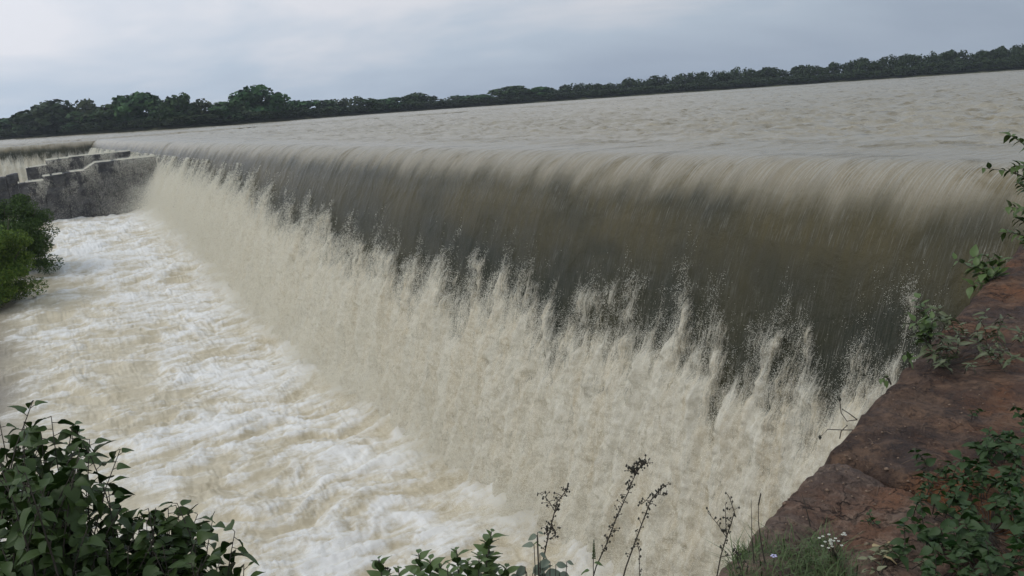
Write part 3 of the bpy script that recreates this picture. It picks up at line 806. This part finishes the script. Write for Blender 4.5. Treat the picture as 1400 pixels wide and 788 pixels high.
jf = lambda b: ja+(ja2-ja)*b/jb2*.8
slab('rock_slab', lambda b: -1.1, lambda b: jf(b)-.012, 801, .035, mat_rock('pink_grey_rock', (.16, .105, .078), (.31, .145, .075), (.40, .29, .21), .85, .40),
     'lower pinkish grey rock slab below the crack at the edge of the falls', 2.2)
slab('rock_slab', lambda b: jf(b)+.012, lambda b: 10.5, 802, .05, mat_rock('dark_red_rock', (.085, .050, .034), (.36, .145, .055), (.29, .17, .10), .7, .50),
     'long dark reddish rock slab running from the crack up to the right edge')

def ground_h(x, y):
    # signed distance in front of the bank edge line (towards the pool)
    a = (x-EA.x)*ED.x+(y-EA.y)*ED.y; b = (x-EA.x)*EN.x+(y-EA.y)*EN.y
    # left of the rock the bank edge swings to run left in front of the viewer
    front = np.where(a > -.3, -b-.2, -b-.2+(-.3-a)*-.15)
    front = np.maximum(-b-.06, -9)
    e2 = y-1.15-.10*(x+1)
    front = np.where(a > -.4, -b+.35, np.maximum(e2, -9))
    h = -.42-np.clip(front, 0, 9)*1.05
    h = h+.05*fbm(x*1.3, y*1.3, 4, 901)+.015*fbm(x*9, y*9, 3, 902)
    return h, front
def build_ground():
    xs = np.concatenate([-np.geomspace(60, 3.2, 30), np.linspace(-3, 4.5, 240), np.geomspace(4.6, 40, 70)])
    ys = np.concatenate([-np.geomspace(60, 1.3, 30), np.linspace(-1.2, 7, 230), np.linspace(7.3, 14, 20)])
    X, Y = np.meshgrid(xs, ys, indexing='ij'); Z, fr = ground_h(X, Y)
    # the rock's outer foot: the bank must not show beyond the slabs
    b = (X-EA.x)*EN.x+(Y-EA.y)*EN.y; a = (X-EA.x)*ED.x+(Y-EA.y)*ED.y
    Z = np.where((a > -.9) & (b < .12), np.minimum(Z, -8.9), Z)
    Z = np.where((X > 10.2) & (b < 4), np.minimum(Z, -8.9), Z)
    Z = np.maximum(Z, -9)
    o = obj('bank_ground', mesh_np('bank', np.stack([X, Y, Z], -1).reshape(-1, 3), grid_faces(len(xs), len(ys)), M_SOIL))
    tag(o, 'red soil bank in the near right corner', kind='structure')
build_ground()
def litter():
    # grit, pebbles and dead bits lying on the slabs
    rg = random.Random(44); dg = bpy.context.evaluated_depsgraph_get(); m = MB(); n = 0
    while n < 420:
        x, y = rg.uniform(1040, 1400), rg.uniform(470, 788)
        r = ray(x, y); hit, loc, nor, idx, ob, mt = sc.ray_cast(dg, Vector((0, 0, EYE)), Vector(r))
        if not hit or not (ob.name.startswith('rock_slab') or ob.name.startswith('bank')): continue
        q = rg.random()
        if q < .8: m.ball(loc+Vector((0, 0, .001)), rg.uniform(.002, .008)*(1 if q > .1 else 1.8), rg.uniform(.7, 1.3), rg.uniform(.7, 1.3), .6)
        else:
            a = rg.uniform(0, 6.28); l = rg.uniform(.02, .09); d = Vector((math.cos(a), math.sin(a), 0)); m.tube([loc+Vector((0, 0, .004)), loc+d*l*.5+Vector((0, 0, .012)), loc+d*l+Vector((0, 0, .004))], .0012, .0008, 4)
        n += 1
    o = obj('pebbles', m.mesh('pebbles', mat_simple('grit', (.10, .06, .04), (.26, .18, .12), 30, .9, .4, .002))); tag(o, 'grit and dead twigs scattered over the rock slabs', kind='stuff')
bpy.context.view_layer.update(); litter()
def build_bed():
    m = MB(); m.add([(-860, -860, -12), (980, -860, -12), (980, 980, -12), (-860, 980, -12)], [(0, 1, 2, 3)])
    o = obj('river_bed_ground', m.mesh('bed', M_SOIL)); tag(o, 'ground under the water', kind='structure')
build_bed()

# ------------------------------------------------------------------ plants
def leaf_mesh(name, mat, L_=1.0, W_=.5, fold=.25, curl=.35, seg=6, tip=.8, seed=0, droop=0.):
    """leaf along +X from the origin, unit length; two halves folded on the midrib"""
    rg = random.Random(seed); v = []; f = []
    for i in range(seg+1):
        t = i/seg; w_ = W_*.5*(math.sin(math.pi*t**.72)**.9 if 0 < t < 1 else 0)*(1-.35*t*t)*1.12+.004
        z = -curl*t*t; x = t*(1-.15*curl)
        wv = .03*math.sin(t*9+seed)
        v += [(x, -w_, z+fold*w_+wv), (x, 0, z), (x, w_, z+fold*w_-wv)]
    for i in range(seg):
        b = i*3; f += [(b, b+1, b+4, b+3), (b+1, b+2, b+5, b+4)]
    me = bpy.data.meshes.new(name); me.from_pydata([(a*L_, c*L_, d*L_) for a, c, d in v], [], f)
    me.polygons.foreach_set('use_smooth', np.ones(len(me.polygons), bool)); me.materials.append(mat); me.update(); return me
def orient(d, up, roll=0.):
    d = Vector(d).normalized(); up = Vector(up)
    y = up.cross(d)
    if y.length < 1e-4: y = d.orthogonal()
    y.normalize(); z = d.cross(y)
    m = Matrix((d, y, z)).transposed().to_4x4(); return (m @ Matrix.Rotation(roll, 4, 'X'))
class Plant:
    def __init__(s, name, loc, label, cat, group=None):
        s.root = empty(name, loc, label, cat, group); s.o = Vector(loc); s.stem = MB(); s.leaves = []; s.extra = MB()
    def branch(s, pts, r0, r1, n=5): s.stem.tube([Vector(p)-s.o for p in pts], r0, r1, n)
    def leaf(s, p, d, size, me, up=(0, 0, 1), roll=0.): s.leaves.append((Vector(p)-s.o, Vector(d), size, me, up, roll))
    def finish(s, stem_mat=M_TWIG, cap=290, stuff_min=0., pieces=None, stem_name='stem', part='leaf'):
        if s.stem.v: obj(stem_name, s.stem.mesh(stem_name, stem_mat), s.root)
        lv = sorted(s.leaves, key=lambda l: -l[2]/max(.3, (s.o+l[0]-Vector((0, 0, EYE))).length))
        keep = [l for l in lv if l[2] >= stuff_min][:cap]; rest = [l for l in lv if l not in keep] if len(lv) < 3000 else lv[cap:]
        for p, d, sz, me, up, roll in keep:
            o = bpy.data.objects.new(part, me); link(o, s.root); o.matrix_local = Matrix.Translation(p) @ orient(d, up, roll) @ Matrix.Scale(sz, 4)
        if rest:
            m = MB()
            for p, d, sz, me, up, roll in rest:
                T = Matrix.Translation(p) @ orient(d, up, roll) @ Matrix.Scale(sz, 4)
                m.add([T @ v.co for v in me.vertices], [tuple(q.vertices) for q in me.polygons])
            o = obj('small_leaves', m.mesh('small_leaves', rest[0][3].materials[0]), s.root); o['kind'] = 'stuff'
        return s.root
def curve(a, b, c, n=10):
    a, b, c = Vector(a), Vector(b), Vector(c)
    return [a*(1-t)**2+b*2*t*(1-t)+c*t*t for t in [i/(n-1) for i in range(n)]]
def fill(t0, t1, n): return [t0+(t1-t0)*i/max(1, n-1) for i in range(n)]

def big_bush():
    rg = random.Random(21)
    LM = [leaf_mesh('broad_leaf', M_LEAF, 1, .50+.06*i, .35, .15+.17*i, seed=i) for i in range(4)]
    root = at_d(40, 1000, 1.95); root.z = float(ground_h(np.array(root.x), np.array(root.y))[0])
    p = Plant('leafy_bush', root, 'dense dark green bush with broad drooping leaves in the lower left corner', 'bush')
    tips = [(12, 532, 2.45), (48, 545, 2.4), (82, 552, 2.4), (-20, 560, 2.5), (112, 566, 2.35), (128, 598, 2.3), (60, 588, 2.35), (15, 590, 2.4), (118, 640, 2.25), (85, 625, 2.3), (35, 640, 2.3),
            (-10, 650, 2.35), (150, 668, 2.2), (205, 664, 2.15), (238, 662, 2.15), (262, 664, 2.15), (175, 690, 2.15), (130, 690, 2.2), (80, 690, 2.2), (225, 690, 2.1), (255, 705, 2.1), (20, 700, 2.2),
            (285, 712, 2.05), (300, 735, 2.0), (318, 765, 1.95), (325, 795, 1.95), (255, 730, 2.05), (215, 725, 2.05), (170, 722, 2.1), (120, 730, 2.1), (70, 735, 2.1), (20, 745, 2.1), (280, 760, 2.0), (235, 765, 2.0),
            (190, 760, 2.0), (150, 770, 2.0), (100, 775, 2.0), (50, 785, 2.0), (0, 780, 2.0), (300, 800, 1.9), (250, 800, 1.9), (200, 800, 1.9)]
    tips += [(x_, rg.uniform(548+max(0, x_-20)*.42, 660), rg.uniform(2.35, 2.6)) for x_ in [rg.uniform(-15, 112) for _ in range(26)]]+[(rg.uniform(125, 262), rg.uniform(672, 725), rg.uniform(2.15, 2.35)) for _ in range(22)]
    tips += [(rg.uniform(-10, 120), rg.uniform(600, 800), rg.uniform(2.05, 2.35)) for _ in range(30)]+[(rg.uniform(110, 290), rg.uniform(715, 810), rg.uniform(1.95, 2.15)) for _ in range(26)]
    for i, (px, py, d) in enumerate(tips):
        tip = at_d(px, py, d)
        mid = root.lerp(tip, .6)+Vector((rg.uniform(-.22, .22), rg.uniform(-.1, .1), rg.uniform(-.04, .10)))
        c = curve(root, mid, tip, 14); sw = Vector((rg.uniform(-.06, .06), rg.uniform(-.06, .06), -.05)); c = [q+sw*max(0, (h_-9)/4)**2 for h_, q in enumerate(c)]; p.branch(c, .005 if i % 3 else .009, .0010)
        n = rg.randint(32, 40)
        for k in range(n):
            t = 1-.0135*k-.0001*k*k; j = max(0, min(12.99, t*13)); a = c[int(j)].lerp(c[int(j)+1], j-int(j)) if int(j) < 13 else c[13]
            dr = (c[min(13, int(j)+1)]-c[int(j)]).normalized() if int(j) < 13 else (c[13]-c[12]).normalized()
            side = dr.cross(Vector((0, 0, 1))).normalized()*(1 if k % 2 else -1)
            dv = dr*rg.uniform(.2, .8)+side*rg.uniform(.5, 1)+Vector((rg.uniform(-.3, .3), rg.uniform(-.3, .3), rg.uniform(-1.3, .1)))
            dv.normalize(); sz = rg.choice((.036, .044, .052, .058, .064))*rg.uniform(.85, 1.1)*(.75 if k < 2 else 1)
            q = a+dv*.012; p.branch([a, q], .0012, .0009, 3)
            p.leaf(q, dv, sz, rg.choice(LM), (rg.uniform(-.4, .4), rg.uniform(-.4, .4), 1), rg.uniform(-.6, .6))
    return p.finish(M_TWIG, 295, stem_name='branches')
big_bush()

def bottom_shrub():
    rg = random.Random(4)
    LM = [leaf_mesh('oval_leaf', M_LEAF2, 1, .52, .3, .05+.12*i, seed=i+5) for i in range(3)]
    root = at_d(600, 1000, 1.7); root.z = float(ground_h(np.array(root.x), np.array(root.y))[0])
    p = Plant('small_shrub', root, 'small shrub with upright oval leaves at the bottom edge, left of centre', 'shrub')
    for px, py, d in ((518, 764, 2.2), (572, 757, 2.2), (600, 768, 2.15), (624, 752, 2.15), (640, 768, 2.1), (665, 740, 2.2), (672, 727, 2.2), (545, 778, 2.15), (588, 765, 2.1), (655, 760, 2.1), (612, 778, 2.05), (692, 776, 2.15), (566, 785, 2.1), (683, 786, 2.1)):
        tip = at_d(px, py, d); c = curve(root, root.lerp(tip, .5)+Vector((rg.uniform(-.06, .06), 0, .02)), tip, 12); p.branch(c, .005, .0014)
        for k in range(20):
            t = 1-.0105*k; j = t*11; i = min(10, int(j)); a = c[i].lerp(c[i+1], j-i); dr = (c[i+1]-c[i]).normalized()
            ang = k*2.4; sd = dr.orthogonal().normalized(); sd.rotate(Matrix.Rotation(ang, 3, dr))
            dv = dr*rg.uniform(.4, .9)+sd*.9; p.leaf(a, dv, rg.uniform(.038, .056)*(.55 if k < 2 else 1), rg.choice(LM), (0, 0, 1), rg.uniform(-.5, .5))
    # cluster of small round fruits on the leftmost twig
    for k in range(6):
        q = at_d(518+3*k, 766+3*k+rg.uniform(-4, 4), 2.2)-root; p.extra.ball(q, .005)
    obj('fruit', p.extra.mesh('fruit', M_BERRY), p.root)
    p.finish()
bottom_shrub()

def seed_stalk(pts, d, r, label, n, seed, spread=12, forks=()):
    rg = random.Random(seed)
    P = [at_d(x, y, d) for x, y in pts]
    root = P[0].copy()
    gz = float(ground_h(np.array(root.x), np.array(root.y))[0]); root.z = min(gz, root.z-.05)
    pl = Plant('seed_stalk', root, label, 'wild plant', 'dry stalks with dark seed heads')
    pl.branch([root]+P, r, r*.45, 6)
    seg = []
    def deco(Q, n, k0=.25):
        for i in range(n):
            t = (k0+(1-k0)*i/max(1, n-1))*(len(Q)-1); j = min(len(Q)-2, int(t)); a = Q[j].lerp(Q[j+1], t-j)
            dv = Vector((rg.uniform(-1, 1), rg.uniform(-1, 1), rg.uniform(-.1, .9))).normalized(); l = rg.uniform(.35, 1)*spread/FPX*d
            e = a+dv*l; pl.branch([a, (a+e)/2+Vector((0, 0, .002)), e], .0011, .0007, 4)
            pl.extra.ball(e-root, rg.uniform(.0022, .0046), 1, 1, 1.25)
            if rg.random() < .45: pl.extra.ball(a.lerp(e, .6)-root+Vector((rg.uniform(-.004, .004),)*3), rg.uniform(.002, .0035))
    deco(P, n)
    for fk in forks:
        Q = [at_d(x, y, d+rg.uniform(-.05, .05)) for x, y in fk]; pl.branch(Q, r*.55, r*.3, 5); deco(Q, max(6, n//3), .15)
    obj('seed_heads', pl.extra.mesh('seed_heads', M_BERRY), pl.root)
    return pl
S = [seed_stalk([(738, 800), (742, 770), (749, 735), (757, 705), (761, 688), (770, 676), (776, 668)], 2.3, .0026, 'dry stalk with a forked, spreading cluster of dark seed heads, leftmost of the tall stalks', 34, 1, 13,
                [[(759, 700), (752, 688), (745, 680), (735, 674)], [(750, 735), (745, 722)], [(754, 720), (760, 728), (759, 736)]]),
     seed_stalk([(805, 810), (815, 775), (830, 742), (842, 710), (858, 675), (868, 650), (880, 632)], 2.35, .0026, 'tallest dry stalk, thickly set with seed heads all along and leaning right', 60, 2, 12,
                [[(874, 640), (880, 633), (885, 635)], [(868, 650), (862, 640)]]),
     seed_stalk([(846, 812), (856, 775), (868, 742), (880, 710), (890, 684), (900, 672), (910, 664)], 2.3, .0028, 'bare dark stalk with a forked, twiggy top, right of the tallest stalk', 26, 3, 11,
                [[(892, 682), (900, 676), (909, 678)], [(890, 690), (884, 684), (877, 690)]]),
     seed_stalk([(877, 812), (874, 780), (874, 755), (870, 740)], 2.25, .0016, 'short thin twig between the bare dark stalk and the rock', 10, 4, 8),
     seed_stalk([(978, 800), (985, 762), (993, 735), (1000, 715), (1004, 700), (997, 680)], 2.3, .0024, 'dry stalk with crossing bare side twigs in front of the rock edge', 22, 5, 9,
                [[(993, 735), (982, 718), (968, 701)], [(994, 735), (992, 712), (992, 690)], [(985, 762), (1005, 758), (1016, 788)], [(1003, 745), (1012, 762), (1016, 780)]])]
_rg = random.Random(77)
LG = [leaf_mesh('grey_leaf', M_LEAFG, 1, .48, .25, .25+.2*i, seed=i) for i in range(2)]
for k, (x, y, sx, sy, s) in enumerate([(745, 742, -1, .3, .022), (739, 740, 1, .25, .02)]):
    pass
for pl, spots in ((S[0], [(737, 741, -.4, .022), (733, 745, .5, .02)]), (S[1], [(812, 770, .6, .035), (806, 780, -.6, .03)])):
    for x, y, sx, s in spots:
        pl.leaf(at_d(x, y, 2.3), Vector((CR[0]*sx, CR[1]*sx, -.1)), s, leaf_mesh('stem_leaf', M_LEAF2, 1, .5, .3, .3))
for pl in S: pl.finish()

def grey_plant():
    root = at_d(728, 830, 2.1); root.z = min(root.z, float(ground_h(np.array(root.x), np.array(root.y))[0]))
    p = Plant('grey_leaved_plant', root, 'soft grey-green plant with broad leaves around the foot of the leftmost stalk', 'plant')
    rg = random.Random(8)
    for x, y, sx, s in ((734, 732, -1, .034), (735, 728, .2, .022), (730, 745, -.5, .036), (738, 757, 1, .03), (760, 772, 1, .038), (752, 768, -1, .05), (742, 775, -.2, .055), (720, 782, -1, .05),
                        (745, 785, 1, .06), (708, 787, -1, .04), (765, 784, .8, .045), (730, 778, .3, .05), (775, 768, 1, .025), (718, 775, -.6, .045), (728, 784, .1, .06)):
        a = at_d(x, y, 2.2); p.branch(curve(root, root.lerp(a, .5)+Vector((0, 0, .03)), a, 6), .0025, .0012)
        p.leaf(a, Vector((CR[0]*sx, CR[1]*sx, rg.uniform(-.5, .15))), s, rg.choice(LG), (-_F[0]*.5, -_F[1]*.5, 1), rg.uniform(-.4, .4))
    p.finish()
grey_plant()
def spike():
    root = at_d(811, 800, 2.25); root.z = min(root.z, float(ground_h(np.array(root.x), np.array(root.y))[0]))
    p = Plant('flower_spike', root, 'slim pointed green flower spike beside the foot of the tallest stalk', 'plant')
    T = at_d(812, 738, 2.25); p.branch([root, at_d(811, 775, 2.25), T], .0018, .001)
    B = at_d(812, 764, 2.25)
    for k in range(40):
        t = k/39; q = B.lerp(T, t); a = k*2.4; p.extra.ball(q-root+Vector((math.cos(a), math.sin(a), 0))*.004*(1-t*.8), .0034*(1-.6*t))
    obj('flower_head', p.extra.mesh('flower_head', M_GRASS), p.root); p.finish()
spike()

def rock_pt(px, py, z=-.27): return at_z(px, py, z)
def tall_blade(pts, label, seedling=False):
    P = [at_d(x, y, 2.45) for x, y in pts]; root = P[0]
    p = Plant('grass_stem', root, label, 'grass stem', 'single grass stems on the rock'); p.branch(P, .0022, .0006, 5)
    if seedling:
        for k in range(10):
            q = P[-2].lerp(P[-1], k/9); p.extra.ball(q-root, .0028, 1, 1, 2)
        obj('seed_head', p.extra.mesh('seed_head', M_TWIG), p.root)
    p.finish()
tall_blade([(1031, 770), (1028, 735), (1027, 683)], 'straight single grass stem rising left of the bent one')
tall_blade([(1046, 770), (1041, 745), (1037, 715), (1037, 690), (1040, 676)], 'bent grass stem with a thin seed head right of the straight one', True)
tall_blade([(1108, 720), (1102, 695), (1096, 675)], 'short thin stem against the pinkish rock slab')

def grass():
    rg = np.random.default_rng(12); n = 3000; Vs = []; Fs = []; c = 0
    while c < n:
        px, py = rg.uniform(1000, 1170), rg.uniform(728, 830)
        if rg.random() > sstep(0, 26, np.array(py-740-max(0, (1040-px))*.55-(0 if px < 1120 else (px-1120)*.5)-14*perlin(px*.03, 1.5, 3)))+.04: continue
        lim = 744+max(0, (1040-px))*.55+ (0 if px < 1120 else (px-1120)*.5)+6*math.sin(px*.11)
        if py < lim: continue
        b = rock_pt(px, py, -.30); h = rg.uniform(.02, .06)*(1+1.2*(rg.random() < .15)); a = rg.uniform(0, 6.28); ln = rg.uniform(.3, 1.5)*h
        d = np.array([math.cos(a), math.sin(a), 0]); s = np.array([-d[1], d[0], 0])*rg.uniform(.0012, .0022); b = np.array(b)
        p1 = b+d*ln*.3+np.array([0, 0, h*.6]); p2 = b+d*ln+np.array([0, 0, h*rg.uniform(.75, 1)])
        k = c*5; Vs += [b-s, b+s, p1+s*.8, p1-s*.8, p2]; Fs += [(k, k+1, k+2, k+3), (k+3, k+2, k+4)]; c += 1
    me = bpy.data.meshes.new('grass'); me.from_pydata([tuple(map(float, v)) for v in Vs], [], Fs); me.materials.append(M_GRASS)
    o = obj('grass', me); tag(o, 'short green grass at the foot of the lower rock slab', kind='stuff')
grass()
def flowers():
    rg = random.Random(3); root = rock_pt(1140, 760)
    p = Plant('white_flower_cluster', root, 'small cluster of tiny cream-white flowers beside the grass', 'flowers')
    for k in range(22):
        q = at_d(1137+rg.gauss(0, 9), 741+rg.gauss(0, 5), 2.32); p.branch([root+Vector((rg.uniform(-.01, .01), rg.uniform(-.01, .01), 0)), q], .0009, .0006, 3)
        for j in range(5):
            a = j*1.257; p.extra.ball(q-root+Vector((math.cos(a)*.0028, math.sin(a)*.0028, 0)), .0022, 1, 1, .5)
    obj('petals', p.extra.mesh('petals', M_PETAL), p.root); p.finish()
    root = rock_pt(1058, 775)
    p = Plant('lilac_flower', root, 'single tiny lilac flower in the grass', 'flower')
    q = at_d(1058, 761, 2.2); p.branch([root, q], .001, .0008, 4)
    for j in range(5):
        a = j*1.257; p.extra.ball(q-root+Vector((math.cos(a)*.006, math.sin(a)*.006, .002)), .0046, 1, 1, .35)
    obj('petals', p.extra.mesh('petals', M_PETALV), p.root); p.finish()
flowers()
LD = leaf_mesh('dry_leaf', M_DRYLEAF, 1, .34, .5, .2, seed=2)
for px, py, a, s, lab in ((1192, 748, .3, .055, 'curled yellow fallen leaf on the red soil'), (1212, 742, -.4, .035, 'smaller yellow fallen leaf touching the curled one'), (1207, 760, -.9, .05, 'pale tan fallen leaf lying below the yellow ones')):
    q = rock_pt(px, py, -.235); o = obj('fallen_leaf', LD, None, q, (rnd := random.uniform(-.2, .2), .05, a-.5), s); tag(o, lab, 'fallen leaf', 'fallen leaves')

def herb(name, spots, label, leafm, size, nper, h0, seed, cat='weed', zr=-.26, dist=None, spread=.06, cap=290):
    rg = random.Random(seed); root = rock_pt(*spots[0], zr)
    p = Plant(name, root, label, cat, None)
    for (px, py) in spots:
        b = rock_pt(px, py, zr); hh = h0*rg.uniform(.4, 1)
        t = b+Vector((rg.uniform(-1, 1)*spread, rg.uniform(-1, 1)*spread, hh)); c = curve(b, (b+t)/2+Vector((rg.uniform(-.02, .02), rg.uniform(-.02, .02), .02)), t, 6)
        if (b-root).length > .01: p.branch(curve(root, (root+b)/2+Vector((0, 0, -.02)), b, 4), .0015, .0015, 3)
        p.branch(c, .0022, .001, 4)
        for k in range(nper):
            f = 1-.8*(k/nper) if nper > 5 else 1; j = f*5; i = min(4, int(j)); a = c[i].lerp(c[i+1], j-i)
            ang = k*2.4+rg.uniform(-.4, .4); dv = Vector((math.cos(ang), math.sin(ang), rg.uniform(-.6, .8)))
            p.leaf(a, dv, size*rg.uniform(.4, 1.2), rg.choice(leafm), (rg.uniform(-.5, .5), rg.uniform(-.5, .5), 1), rg.uniform(-1, 1))
    p.finish(M_TWIG, cap)
LH = [leaf_mesh('herb_leaf', M_LEAF3, 1, .42+.1*i, .3, .1+.15*i, seed=i+20) for i in range(3)]
rgx = random.Random(90); sp = []
while len(sp) < 105:
    x, y = rgx.uniform(1225, 1420), rgx.uniform(590, 830)
    if y > 645-(x-1260)*.35+ (90 if x < 1270 else 0)*((1270-x)/45 if x < 1270 else 0) and not (x < 1330 and y > 745 and rgx.random() < .6): sp.append((x, y))
herb('herb_clump', sp, 'dense leafy green herb clump filling the lower right corner', LH, .046, 11, .13, 91)
sp = [(1196+rgx.uniform(-8, 60), 775+rgx.uniform(-14, 12)) for _ in range(9)]
LP = [leaf_mesh('pale_leaf', mat_leaf('pale_leaf', (.09, .10, .05), (.15, .15, .08)), 1, .4, .3, .2, seed=40)]
herb('pale_herb', sp, 'low pale olive herb lying on the soil below the fallen leaves', LP, .035, 6, .03, 92)
herb('herb_sprig', [(1328, 575), (1333, 570)], 'tiny lone green sprig on the red rock above the herb clump', LH, .026, 7, .05, 93)
herb('herb_sprig', [(1188, 712), (1196, 716), (1204, 722)], 'sprig with small leaves creeping over the crack between the slabs', LH, .022, 6, .03, 94)
LW = [leaf_mesh('weed_leaf', mat_leaf('weed_leaf', (.035, .05, .022), (.075, .09, .04)), 1, .22, .3, .3, seed=50+i) for i in range(2)]
sp = []
while len(sp) < 34:
    x, y = rgx.uniform(1262, 1385), rgx.uniform(450, 512)
    sp.append((x, y))
herb('trailing_weed', sp, 'thin straggling weed trailing across the top of the dark rock', LW, .075, 9, .16, 95, zr=-.25, spread=.12)
def edge_plant(name, base, tips, label, leafm, size, n, seed, dep):
    rg = random.Random(seed); b = at_d(*base, dep); p = Plant(name, b, label, 'plant', 'plants rooted in the rock edge')
    for (x, y) in tips:
        t = at_d(x, y, dep+rg.uniform(-.1, .1)); c = curve(b, (b+t)/2+Vector((0, 0, .04)), t, 8); p.branch(c, .004, .0015, 4)
        for k in range(n):
            j = (1-.8*k/n)*7; i = min(6, int(j)); a = c[i].lerp(c[i+1], j-i); dr = (c[i+1]-c[i]).normalized(); sd = dr.orthogonal(); sd.rotate(Matrix.Rotation(k*2.4, 3, dr))
            p.leaf(a, dr*.6+sd.normalized(), size*rg.uniform(.6, 1.1), rg.choice(leafm), (0, 0, 1), rg.uniform(-.5, .5))
    p.finish()
LE = [leaf_mesh('edge_leaf', M_LEAF2, 1, .5, .3, .2, seed=60+i) for i in range(2)]
edge_plant('leafy_plant', (1272, 480), [(1256, 408), (1262, 420), (1250, 440), (1275, 436), (1258, 462), (1268, 450)], 'upright leafy plant growing from the rock edge beside the splash', LE, .075, 9, 61, 5.0)
edge_plant('leafy_plant', (1366, 395), [(1305, 355), (1330, 352), (1350, 350), (1366, 352), (1328, 392), (1345, 375), (1335, 364)], 'leafy plant reaching out sideways over the upper end of the rock edge', LE, .11, 8, 62, 7.3)
edge_plant('small_sprout', (1244, 503), [(1238, 486), (1242, 492)], 'small dark two-leaved sprout on the rock edge just below the leafy plant', LE, .055, 3, 63, 4.55)
edge_plant('small_sprout', (1218, 526), [(1206, 518), (1212, 520)], 'tiny dark sprout lower down the rock edge', LE, .04, 3, 64, 4.3)
def loops():
    b = at_d(1172, 574, 3.9); p = Plant('curling_tendril', b, 'thin dark curling tendrils with seed pods hanging off the rock edge', 'plant')
    for pts in ([(1172, 574), (1158, 576), (1150, 565), (1148, 546)], [(1166, 588), (1150, 588), (1132, 587), (1121, 598)], [(1172, 574), (1160, 565), (1152, 560)], [(1148, 600), (1150, 590), (1158, 582)]):
        Q = [at_d(x, y, 3.85) for x, y in pts]; p.branch(Q, .0025, .0018, 5); p.extra.ball(Q[-1]-b, .010 if pts[-1][0] < 1150 else .004, 1, 1, 1.4)
    obj('seed_pods', p.extra.mesh('seed_pods', M_BERRY), p.root); p.finish()
loops()

def right_branch():
    # sapling at the right edge, its twigs reaching into the picture
    d = 3.6; rb = at_d(1440, 560, d); rb.z = -.25
    p = Plant('sapling', rb, 'leafy sapling twigs reaching in from the right edge above the rock', 'sapling'); rg = random.Random(15)
    LS = [leaf_mesh('sapling_leaf', M_LEAF2, 1, .5, .35, .3, seed=80+i) for i in range(2)]
    trunk = [rb, at_d(1430, 400, d), at_d(1425, 290, d), at_d(1428, 180, d)]; p.branch(trunk, .012, .005)
    for pts in ([(1428, 225), (1405, 197), (1378, 184)], [(1425, 260), (1395, 234), (1370, 233), (1345, 230)], [(1425, 300), (1405, 285), (1378, 283)], [(1427, 240), (1412, 222), (1385, 228)], [(1428, 340), (1405, 318), (1372, 318)],
                [(1428, 330), (1410, 305), (1388, 298)], [(1428, 280), (1405, 262), (1392, 250)], [(1428, 360), (1412, 345), (1398, 330)]):
        Q = [at_d(x, y, d+rg.uniform(-.05, .05)) for x, y in pts]; c = curve(Q[0], Q[1], Q[2], 10) if len(Q) == 3 else curve(Q[0], Q[1], Q[2], 7)+[Q[3]]
        p.branch(c, .003, .001, 4)
        for k in range(16):
            t = 1-.045*k; j = t*(len(c)-1); i = min(len(c)-2, int(j)); a = c[i].lerp(c[i+1], j-i); dr = (c[i+1]-c[i]).normalized(); sd = dr.orthogonal(); sd.rotate(Matrix.Rotation(k*2.2, 3, dr))
            p.leaf(a, dr*.5+sd.normalized()*.8, rg.uniform(.022, .042), rg.choice(LS), (0, 0, 1), rg.uniform(-.6, .6))
    p.finish(M_TWIG, stem_name='branches')
right_branch()

# ------------------------------------------------------------------ damp air between here and the far shore
def haze():
    m = bpy.data.materials.new('damp_air'); m.use_nodes = True; n = m.node_tree; n.nodes.clear()
    o = N(n, 'ShaderNodeOutputMaterial'); v = N(n, 'ShaderNodeVolumePrincipled')
    v.inputs['Density'].default_value = .00026; v.inputs['Color'].default_value = (.86, .92, 1, 1); v.inputs['Anisotropy'].default_value = .2
    L(n, v.outputs[0], o.inputs['Volume'])
    b = MB(); x0, x1, y0, y1, z0, z1 = -880, 1000, -880, 1000, -13, 40
    b.add([(x, y, z) for z in (z0, z1) for x, y in ((x0, y0), (x1, y0), (x1, y1), (x0, y1))], [(3, 2, 1, 0), (4, 5, 6, 7), (0, 1, 5, 4), (1, 2, 6, 5), (2, 3, 7, 6), (3, 0, 4, 7)])
    ob = obj('haze', b.mesh('haze', m, False)); ob['kind'] = 'stuff'; ob['label'] = 'thin damp haze over the water'
haze()
